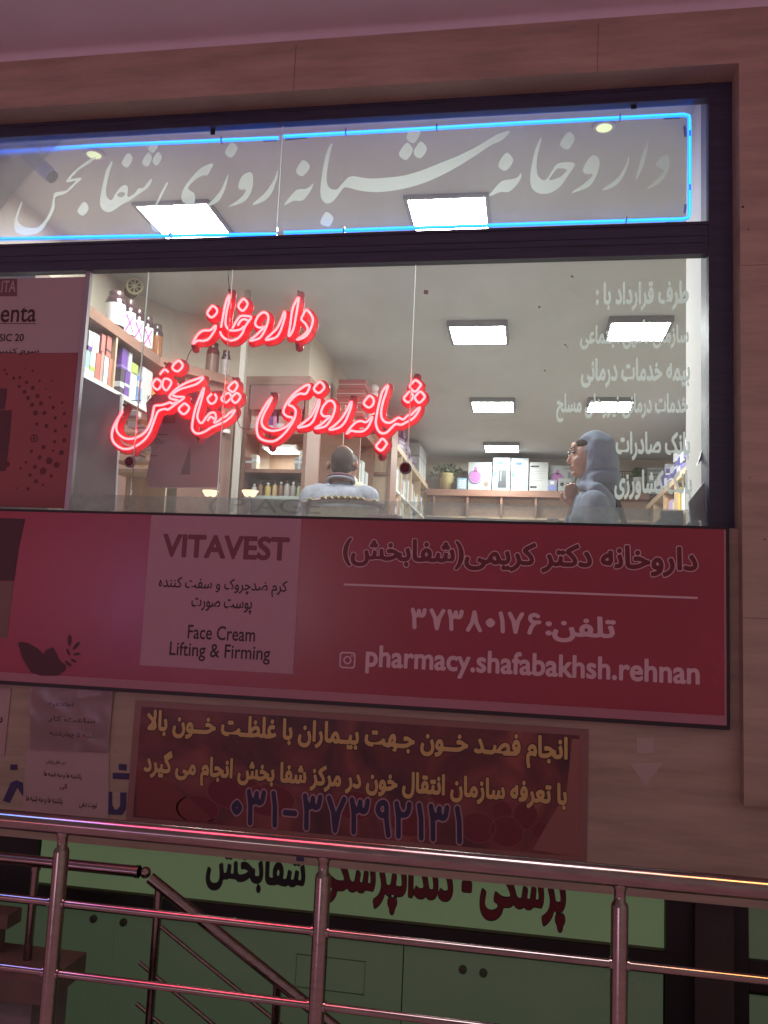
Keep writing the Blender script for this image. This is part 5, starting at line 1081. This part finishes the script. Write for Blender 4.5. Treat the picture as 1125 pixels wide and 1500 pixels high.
# right hand unit
XR = P(1005, 682, 9.1).x; zr1 = P(1005, 682, 9.1).z
bookcase('side_shelf_unit', 'wooden shelf unit running away beyond the white column under blue packs', XR, XR + .34, zr1, 9.0, 12.3, [zr1 - .45, zr1 - .8], 'left', m_woodl, 5)
for k in range(9):
    for j in range(2 + (k % 3 == 0)):
        carton('blue_pack', '%s blue violet pack in the %s pile on the unit beyond the white column' % (['bottom', 'upper', 'top'][j], ['first', 'second', 'third', 'fourth', 'fifth', 'sixth', 'seventh', 'eighth', 'ninth'][k]), 'pack', (XR + .14 + rnd.uniform(-.03, .03), 9.2 + k * .28, zr1 + .001 + j * .111), (.22, .22, .11), rnd.uniform(-.2, .2), ((.08, .07, .26), (.14, .13, .34), (.5, .5, .56))[(k + j) % 3], 'blue packs heaped beyond the white column', ((.6, .6, .66), .3, .5) if (k + j) % 2 == 0 else None)
for k in range(9):
    carton('shelf_carton', '%s carton on the shelf unit beyond the white column' % ['pink', 'white', 'yellow', 'ivory', 'lilac', 'orange', 'pale', 'tan', 'grey'][k], 'carton', (XR + .12, 9.2 + k * .3, zr1 - .449), (.16, .2, .22 + .05 * (k % 3)), 0, [PNK, WHT, (.6, .45, .12), CRM, (.5, .4, .6), ORG, (.6, .62, .62), (.5, .38, .25), (.4, .4, .42)][k], 'cartons beyond the white column')
t = thing('wire_rack', 'dark wire rack on the far shelf right of the woman head', 'rack', (P(908, 700, YF + .25).x, YF + .25, zf_)); x0_, x1_ = P(898, 700, YF + .25).x, P(926, 700, YF + .25).x; z1_ = P(912, 690, YF + .25).z; b = MB()
for k in range(9): x = x0_ + (x1_ - x0_) * k / 8; b.tube([(x, YF + .27, zf_ + .002), (x, YF + .27, z1_)], .005, 6)
for k in range(5): z = zf_ + .01 + (z1_ - zf_ - .01) * k / 4; b.tube([(x0_, YF + .265, z), (x1_, YF + .265, z)], .005, 6)
b.build('wires', mat('rack_dark', (.06, .05, .05), .4), t)
b = MB(); q = P(962, 700, YF + .2); 
for k in range(7): b.box((q.x - .13, YF + .1, zf_ + .002 + k * .055), (q.x + .13, YF + .3, zf_ + .045 + k * .055))
tag(b.build('book_stack', mat('paper_stack', (.5, .56, .55), .6, noise=.15, nscale=15)), 'pile of pale folders on the far shelf at the right', 'folders')
# things on the window ledge, right
q = P(985, 745, 3.86); zl = P(860, 765, 3.72).z - .011
b = MB(); b.prism([P(x, y, 3.66) for x, y in ((1009, 735), (1036, 700), (1036, 762), (1012, 762))], (0, .02, 0)); tag(b.build('grey_cover', mat('grey_sheet', (.28, .31, .34), .5)), 'grey sheet leaning at the foot of the white column', 'sheet')
sc_ = thing('desk_screen', 'dark backed screen low behind the frosted strip at the right', 'screen', (q.x, 3.86, zl)); b = MB(); b.prism([P(x, y, 3.84) for x, y in ((968, 748), (1001, 748), (1001, 770), (1000, 786), (968, 786))], (0, .02, 0)); b.build('panel', mat('screen_back', (.06, .06, .08), .4), sc_)
b = MB(); b.tube([(q.x, 3.87, zl), (q.x, 3.87, zl + .05)], .01, 8); b.build('foot', m_frame, sc_)
for pts, lab, col in ((((958, 766), (978, 752), (996, 772), (1000, 790), (950, 790)), 'crumpled blue grey bag on the ledge behind the frosted strip', (.22, .25, .30)), (((1003, 770), (1016, 760), (1030, 768), (1034, 790), (1000, 790)), 'second crumpled grey bag at the right end of the ledge', (.25, .27, .31))):
    b = MB(); b.prism([P(x, y, 3.80) for x, y in pts], (0, .08, 0)); tag(b.build('crumpled_bag', cm(col)), lab, 'bag')
for k, (x, w, h, col, lab) in enumerate(((700, .10, .03, WHT, 'low white tray on the ledge under the kettle boxes'), (745, .14, .02, (.5, .52, .55), 'flat grey box on the ledge left of the woman'), (640, .12, .03, (.4, .36, .34), 'flat brown box on the ledge near the glass clamp'), (560, .16, .035, (.34, .26, .26), 'flat dull box on the ledge under the man'), (810, .05, .035, (.6, .6, .58), 'small crumpled white wrap on the ledge before the woman'))):
    q = P(x, 765, 3.82); carton('ledge_box', lab, 'box', (q.x, 3.84, zl), (w, .08, h), rnd.uniform(-.2, .2), col, 'things lying on the window ledge')
bk = P(1033, 620, 3.72); t = thing('wall_screen', 'black slim screen fixed at the right edge of the white column', 'screen', (bk.x, 3.72, bk.z)); b = MB(); b.prism([P(x, y, 3.70) for x, y in ((1030, 560), (1040, 552), (1040, 690), (1029, 672), (1022, 681), (1030, 655))], (0, .03, 0)); b.build('body', mat('screen_black', (.03, .03, .035), .3), t)

# ------------------------------------------------------------------ people
def remesh(o, vox, sm=6, f=.5):
    r = o.modifiers.new('blend', 'REMESH'); r.mode = 'VOXEL'; r.voxel_size = vox; r.use_smooth_shade = True
    s = o.modifiers.new('soft', 'SMOOTH'); s.iterations = sm; s.factor = f
def folds(o, size, k):
    t = bpy.data.textures.new('cloth_folds', 'WOOD'); t.wood_type = 'BANDNOISE'; t.noise_scale = size; t.turbulence = 9
    d = o.modifiers.new('folds', 'DISPLACE'); d.texture = t; d.texture_coords = 'OBJECT'; e = bpy.data.objects.get('cloth_guide')
    d.texture_coords = 'LOCAL'; d.strength = k; d.mid_level = .5
def loc(base, ang):
    ca, sa = math.cos(ang), math.sin(ang)
    return lambda f, s, z: Vector((base.x + f * ca - s * sa, base.y + f * sa + s * ca, base.z + z))   # forward, left, up
m_skin = mat('skin', (.50, .30, .22), .5, noise=.06, nscale=20); m_skin2 = mat('skin_man', (.30, .15, .105), .5, noise=.08, nscale=20)
def hand(b, W, wrist, dirf, side, curl):
    """palm with four fingers and a thumb, from the wrist along dirf (unit), fingers bending towards curl (unit)"""
    d, s, c = dirf.normalized(), side.normalized(), curl.normalized()
    b.capsule(wrist, .024, wrist + d * .03, .027); palm = wrist + d * .075
    for k in (-1.5, -.5, .5, 1.5): b.capsule(wrist + d * .02 + s * k * .010, .015, palm + s * k * .0185, .0115, 8)
    for k, L in zip((-1.5, -.5, .5, 1.5), (.060, .074, .080, .070)):
        p = palm + s * k * .0195; q = p + (d * .85 + c * .35).normalized() * L * .45; r = q + (d * .35 + c * .9).normalized() * L * .33; e = r + (c - d * .25).normalized() * L * .25
        b.capsule(p, .0095, q, .009, 8); b.capsule(q, .009, r, .0082, 8); b.capsule(r, .0082, e, .007, 8)
    p = wrist + d * .02 + s * .024; q = p + (d * .5 + s * .75 + c * .2).normalized() * .042; e = q + (d * .85 + s * .1 + c * .3).normalized() * .034
    b.capsule(p, .013, q, .0105, 8); b.capsule(q, .0105, e, .008, 8)
# woman in profile, facing left (-x): forward = -x
hd = P(858, 668, 4.62); base = Vector((hd.x + .02, 4.62, FLOORZ)); Hh = hd.z - FLOORZ - .115   # chin height roughly
W = loc(base, math.pi); z = Hh + .115
wo = thing('person', 'woman in blue grey headscarf and coat in profile, hand at her chin', 'person', base)
b = MB()
b.ball(W(-.005, 0, z + .005), (.098, .074, .105), 20, 14); b.ball(W(.035, 0, z - .035), (.062, .060, .085), 18, 12)          # skull, face
b.ball(W(.078, 0, z + .045), (.022, .045, .03), 12, 8); b.capsule(W(.092, 0, z + .005), .011, W(.111, 0, z - .030), .011, 10); b.ball(W(.106, 0, z - .034), (.014, .013, .010), 10, 8)
for s in (-1, 1): b.ball(W(.083, s * .030, z + .026), (.012, .020, .007), 10, 6); b.ball(W(.060, s * .042, z - .035), (.03, .02, .03), 10, 8)
b.ball(W(.091, 0, z - .060), (.012, .022, .007), 10, 6); b.ball(W(.088, 0, z - .072), (.012, .02, .0075), 10, 6); b.ball(W(.075, 0, z - .098), (.022, .026, .018), 12, 8)
b.capsule(W(-.01, 0, z - .07), .052, W(-.03, 0, Hh - .09), .055)
b.capsule(W(-.03, -.12, Hh - .16), .062, W(-.03, .12, Hh - .16), .062); b.capsule(W(-.03, 0, Hh - .16), .11, W(-.02, 0, Hh - .48), .095); b.capsule(W(-.02, -.05, Hh - .62), .11, W(-.02, .05, Hh - .62), .11); b.capsule(W(-.02, 0, Hh - .48), .10, W(-.02, 0, Hh - .62), .12)
for s in (-1, 1): b.capsule(W(-.02, s * .085, Hh - .68), .085, W(.0, s * .09, Hh - 1.05), .055); b.capsule(W(0, s * .09, Hh - 1.05), .055, W(-.03, s * .09, .09), .038); b.capsule(W(-.04, s * .09, .045), .04, W(.13, s * .10, .03), .03)
# far arm raised to the chin, near arm down
sh, el = W(-.02, -.17, Hh - .17), W(.10, -.17, Hh - .42); wr = W(.085, -.05, Hh - .155)
b.capsule(sh, .05, el, .040); b.capsule(el, .040, wr, .026); hand(b, W, wr, (W(.01, .015, .1) - W(0, 0, 0)), (W(.9, .3, -.1) - W(0, 0, 0)), (W(-.25, .9, .1) - W(0, 0, 0)))
shn, eln, wrn = W(-.03, .17, Hh - .17), W(-.06, .20, Hh - .46), W(.06, .20, Hh - .70)
b.capsule(shn, .05, eln, .040); b.capsule(eln, .040, wrn, .026); hand(b, W, wrn, (W(.3, 0, -1) - W(0, 0, 0)), (W(.9, 0, .3) - W(0, 0, 0)), (W(.1, -1, 0) - W(0, 0, 0)))
bo = b.build('body', m_skin, wo); remesh(bo, .0055, 2, .4)
m_ey = mat('eye_dark', (.03, .018, .015), .3); m_lip = mat('lip', (.38, .11, .11), .4); m_brow = mat('brow', (.035, .02, .015), .7)
b = MB()
for s in (-1, 1): b.ball(W(.086, s * .031, z + .013), (.007, .013, .0062), 10, 6); b.capsule(W(.090, s * .030, z + .0205), .0022, W(.078, s * .046, z + .0165), .0022, 6)
b.build('eyes', m_ey, wo); b = MB()
for s in (-1, 1): b.capsule(W(.100, s * .014, z + .034), .004, W(.084, s * .045, z + .038), .0032, 6)
b.build('eyebrows', m_brow, wo); b = MB(); b.ball(W(.099, 0, z - .0605), (.006, .018, .0045), 10, 6); b.ball(W(.096, 0, z - .071), (.006, .016, .005), 10, 6); b.build('lips', m_lip, wo)
b = MB()
for s in (-1, 1): b.tube([W(.110 - .012 * abs(math.cos(a) > 0) * math.cos(a), s * (.033 + .022 * math.cos(a)), z + .010 + .019 * math.sin(a)) for a in [k * math.pi / 8 for k in range(16)]], .0014, 6, True); b.tube([W(.100, s * .055, z + .014), W(.01, s * .078, z + .014)], .0014, 6)
b.tube([W(.112, -.011, z + .014), W(.114, 0, z + .017), W(.112, .011, z + .014)], .0014, 6); b.build('glasses', mat('glasses_frame', (.5, .45, .42), .25, .8), wo)
b = MB(); b.ball(W(.018, 0, z + .052), (.068, .066, .044), 16, 10); b.build('hair', mat('hair_dark', (.045, .028, .02), .9, spec=.1), wo)
m_scarf = mat('scarf_blue_grey', (.21, .25, .315), .85, noise=.10, nscale=9, bump=.35, stretch=(1, 1, .5)); m_coat = mat('coat_blue_grey', (.22, .265, .33), .85, noise=.08, nscale=8, bump=.3)
b = MB()                                                               # scarf: hood behind the face, fall to the nape, wrap round the neck
b.ball(W(-.035, 0, z + .022), (.102, .092, .118), 20, 14); b.ball(W(-.075, 0, z - .03), (.085, .085, .12), 16, 12); b.capsule(W(-.055, 0, z + .0), .088, W(-.115, 0, z - .16), .062); b.ball(W(-.02, 0, z - .06), (.058, .088, .08), 16, 10)
for s in (-1, 1): b.capsule(W(-.02, s * .062, z + .05), .036, W(.005, s * .066, z - .085), .028); b.capsule(W(.0, s * .06, z - .08), .026, W(.035, s * .03, z - .145), .026)
b.capsule(W(.030, 0, z - .15), .034, W(-.02, .07, z - .135), .042); b.capsule(W(-.02, .07, z - .135), .042, W(-.11, .05, z - .12), .045); b.capsule(W(.03, 0, z - .15), .034, W(-.02, -.07, z - .14), .042); b.capsule(W(-.02, -.07, z - .14), .042, W(-.11, -.03, z - .12), .04)
b.capsule(W(.035, .03, z - .165), .036, W(-.02, .13, z - .19), .035); b.capsule(W(-.02, .13, z - .19), .035, W(-.10, .12, z - .26), .03); b.capsule(W(-.10, .12, z - .26), .03, W(-.115, .10, z - .42), .022)
o = b.build('headscarf', m_scarf, wo); remesh(o, .008, 3, .4); folds(o, .16, .016)
b = MB()
b.capsule(W(-.035, -.115, Hh - .175), .082, W(-.035, .115, Hh - .175), .082); b.capsule(W(-.035, 0, Hh - .16), .13, W(-.025, 0, Hh - .5), .125); b.capsule(W(-.02, -.05, Hh - .62), .14, W(-.02, .05, Hh - .62), .14); b.capsule(W(-.025, 0, Hh - .45), .12, W(-.02, 0, Hh - .62), .14)
b.capsule(W(-.02, -.05, Hh - .62), .14, W(-.01, -.06, Hh - 1.0), .14); b.capsule(W(-.02, .05, Hh - .62), .14, W(-.01, .06, Hh - 1.0), .14)
b.capsule(sh, .072, el, .062); b.capsule(el, .062, el.lerp(wr, .80), .042); b.capsule(shn, .078, eln, .066); b.capsule(eln, .064, eln.lerp(wrn, .9), .045)
o = b.build('coat', m_coat, wo); remesh(o, .009, 4, .4); folds(o, .2, .02)
b = MB(); q0, q1 = W(-.13, .155, Hh - .16), W(-.17, .02, Hh - .5); b.tube(smooth([tuple(W(-.05, .10, Hh - .085)), tuple(W(-.125, .09, Hh - .12)), tuple(W(-.19, .05, Hh - .30)), tuple(W(-.21, .0, Hh - .55))], False, 5), .016, 8); b.tube([W(-.22, -.02, Hh - .35), W(-.225, -.02, Hh - .37), W(-.225, -.02, Hh - .60), W(-.22, -.02, Hh - .62)], [.05, .085, .09, .06], 12); tag(b.build('shoulder_bag', mat('bag_black', (.035, .035, .045), .5)), 'black shoulder bag worn on the back of the woman in the headscarf', 'bag')
# man from behind: forward = +y
hm = P(502, 676, 5.6); base = Vector((hm.x, 5.6, FLOORZ)); Wm = loc(base, math.pi / 2); z = hm.z - FLOORZ; Hs = P(505, 708, 5.6).z - FLOORZ
ma = thing('person', 'man with greying balding hair in a grey polo shirt seen from behind', 'person', base)
b = MB(); b.ball(Wm(0, 0, z), (.076, .097, .112), 20, 14); b.ball(Wm(.045, 0, z - .05), (.058, .055, .075), 16, 10)
b.ball(Wm(.10, 0, z - .02), (.02, .015, .03), 10, 8)
for s in (-1, 1): b.ball(Wm(-.002, s * .098, z - .028), (.014, .020, .034), 12, 8)
b.capsule(Wm(-.012, 0, z - .06), .060, Wm(-.02, 0, Hs), .064)
b.capsule(Wm(-.02, -.15, Hs - .085), .062, Wm(-.02, .15, Hs - .085), .062); b.capsule(Wm(-.01, -.05, Hs - .15), .125, Wm(-.01, .05, Hs - .5), .12); b.capsule(Wm(-.01, .05, Hs - .15), .125, Wm(-.01, -.05, Hs - .5), .12); b.capsule(Wm(0, -.06, Hs - .58), .125, Wm(0, .06, Hs - .58), .125)
for s in (-1, 1):
    b.capsule(Wm(-.02, s * .20, Hs - .10), .055, Wm(-.02, s * .25, Hs - .38), .043); b.capsule(Wm(-.02, s * .25, Hs - .38), .043, Wm(.16, s * .18, Hs - .50), .03)
    hand(b, Wm, Wm(.16, s * .18, Hs - .50), Wm(1, -s * .3, 0) - Wm(0, 0, 0), Wm(-s * .3, -s * 1, 0) - Wm(0, 0, 0), Wm(.1, 0, -1) - Wm(0, 0, 0))
    b.capsule(Wm(0, s * .095, Hs - .64), .09, Wm(.02, s * .10, max(.5, Hs - 1.0)), .06); b.capsule(Wm(.02, s * .10, max(.5, Hs - 1.0)), .06, Wm(-.02, s * .10, .09), .042); b.capsule(Wm(-.03, s * .10, .045), .042, Wm(.15, s * .12, .03), .035)
o = b.build('body', m_skin2, ma); remesh(o, .0075, 3, .4)
b = MB(); b.ball(Wm(-.012, 0, z - .004), (.0785, .1015, .109), 20, 12); b.ball(Wm(-.045, 0, z - .045), (.07, .055, .06), 16, 10); o = b.build('hair', mat('hair_greying', (.04, .024, .02), .8, noise=.5, nscale=60, bump=.5), ma); remesh(o, .008, 2, .4)
m_polo = mat('polo_grey', (.25, .26, .31), .8, noise=.07, nscale=10, bump=.25)
b = MB(); b.capsule(Wm(-.02, -.15, Hs - .09), .078, Wm(-.02, .15, Hs - .09), .078); b.capsule(Wm(-.02, -.06, Hs - .16), .142, Wm(-.02, .05, Hs - .5), .14); b.capsule(Wm(-.02, .06, Hs - .16), .142, Wm(-.02, -.05, Hs - .5), .14); b.capsule(Wm(-.01, -.07, Hs - .6), .14, Wm(-.01, .07, Hs - .6), .14); b.capsule(Wm(-.02, 0, Hs - .03), .078, Wm(-.02, 0, Hs - .1), .10)
for s in (-1, 1): b.capsule(Wm(-.02, s * .20, Hs - .10), .073, Wm(-.02, s * .243, Hs - .32), .066)
o = b.build('polo_shirt', m_polo, ma); remesh(o, .009, 3, .4); folds(o, .2, .016)
b = MB(); b.tube([Wm(-.022 + .078 * math.cos(a), .082 * math.sin(a), Hs + .028 - .018 * math.cos(a)) for a in [k * math.pi / 12 for k in range(24)]], .013, 8, True); b.build('collar', mat('collar_dark', (.10, .03, .045), .7), ma)
b = MB(); b.tube([Wm(-.022 + .083 * math.cos(a), .090 * math.sin(a), Hs + .012 - .018 * math.cos(a)) for a in [k * math.pi / 12 for k in range(24)]], .010, 8, True); b.build('collar_edge', m_polo, ma)
for s in (-1, 1): pass
b = MB()
for s in (-1, 1): b.capsule(Wm(0, s * .095, Hs - .62), .11, Wm(.02, s * .10, max(.5, Hs - 1.0)), .08); b.capsule(Wm(.02, s * .10, max(.5, Hs - 1.0)), .08, Wm(-.02, s * .10, .11), .065)
o = b.build('trousers', mat('trousers_dark', (.05, .05, .06), .8), ma); remesh(o, .014, 3, .4)
# second person beyond him, mostly hidden
h2 = P(509, 684, 6.3); base = Vector((h2.x, 6.3, FLOORZ)); W2 = loc(base, math.pi * .55); z = h2.z - FLOORZ
p2 = thing('person', 'person in a light blue shirt and cream scarf half hidden behind the man', 'person', base)
b = MB(); b.ball(W2(0, 0, z), (.078, .09, .11), 18, 12); b.ball(W2(.05, 0, z - .05), (.05, .05, .07), 14, 10); b.ball(W2(.10, 0, z - .03), (.015, .015, .025), 8, 6); b.capsule(W2(-.01, 0, z - .07), .056, W2(-.02, 0, z - .16), .062); b.capsule(W2(-.02, 0, z - .3), .12, W2(0, 0, z - .75), .125)
for s in (-1, 1):
    b.capsule(W2(-.02, s * .18, z - .22), .052, W2(0, s * .24, z - .48), .042); b.capsule(W2(0, s * .24, z - .48), .042, W2(.18, s * .16, z - .56), .028); hand(b, W2, W2(.18, s * .16, z - .56), W2(1, -s * .2, 0) - W2(0, 0, 0), W2(0, -s * 1, 0) - W2(0, 0, 0), W2(.1, 0, -1) - W2(0, 0, 0))
    b.capsule(W2(0, s * .09, z - .8), .09, W2(.02, s * .1, .45), .06); b.capsule(W2(.02, s * .1, .45), .06, W2(-.02, s * .1, .09), .042); b.capsule(W2(-.03, s * .1, .045), .04, W2(.14, s * .11, .03), .033)
o = b.build('body', m_skin2, p2); remesh(o, .009, 3, .4)
b = MB(); b.ball(W2(-.012, 0, z + .02), (.082, .094, .10), 16, 10); b.build('hair', mat('hair_dark_two', (.03, .022, .018), .6), p2)
b = MB(); b.capsule(W2(-.05, -.02, z - .155), .055, W2(-.04, -.12, z - .175), .045); b.capsule(W2(-.05, .05, z - .155), .055, W2(-.05, -.02, z - .155), .055); o = b.build('scarf', mat('scarf_cream', (.55, .50, .38), .8), p2); remesh(o, .010, 3, .4)
b = MB(); b.capsule(W2(-.02, -.14, z - .21), .075, W2(-.02, .14, z - .21), .075); b.capsule(W2(-.02, 0, z - .26), .145, W2(0, 0, z - .75), .15)
for s in (-1, 1): b.capsule(W2(-.02, s * .18, z - .22), .07, W2(0, s * .24, z - .46), .06)
o = b.build('blue_shirt', mat('shirt_blue', (.30, .42, .62), .8, noise=.05, nscale=10, bump=.2), p2); remesh(o, .011, 3, .4)
# carved chair back in front of the man
ch = thing('carved_chair', 'chair with a gilded rope pattern along the top of its back, behind the man', 'chair', (hm.x, 5.28, FLOORZ)); q = P(503, 726, 5.28); zt_ = q.z
m_cw = mat('chair_wood', (.16, .08, .05), .4); m_gd = mat('gilt', (.30, .25, .10), .4, .5)
b = MB(); b.tube([(q.x + .27 * u, 5.28, zt_ - .028 - .03 * u * u) for u in [k / 10 - 1 for k in range(21)]], .022, 10); b.build('top_rail', m_cw, ch)
b = MB()
for k in (1, 3, 4, 5, 6, 7, 8, 9, 11): u = k / 6 - 1; b.tube([(q.x + .25 * u - .018, 5.262, zt_ - .012 - .03 * u * u), (q.x + .25 * u, 5.255, zt_ - .002 - .03 * u * u), (q.x + .25 * u + .018, 5.262, zt_ - .022 - .03 * u * u)], .0055, 8)
b.build('gilt_rope', m_gd, ch)
b = MB(); b.box((q.x - .22, 5.27, zt_ - .6), (q.x + .22, 5.30, zt_ - .07)); b.build('backrest', mat('chair_cloth', (.30, .24, .16), .8), ch)
b = MB(); b.box((q.x - .24, 5.0, FLOORZ + .46), (q.x + .24, 5.31, FLOORZ + .54)); b.build('seat', MATS['chair_cloth'], ch)
for sx_ in (-1, 1):
    b = MB(); b.tube([(q.x + sx_ * .24, 5.29, FLOORZ), (q.x + sx_ * .25, 5.29, zt_ - .04)], .02, 10); b.build('rear_leg', m_cw, ch)
    b = MB(); b.tube([(q.x + sx_ * .22, 5.03, FLOORZ), (q.x + sx_ * .22, 5.03, FLOORZ + .46)], .02, 10); b.build('front_leg', m_cw, ch)
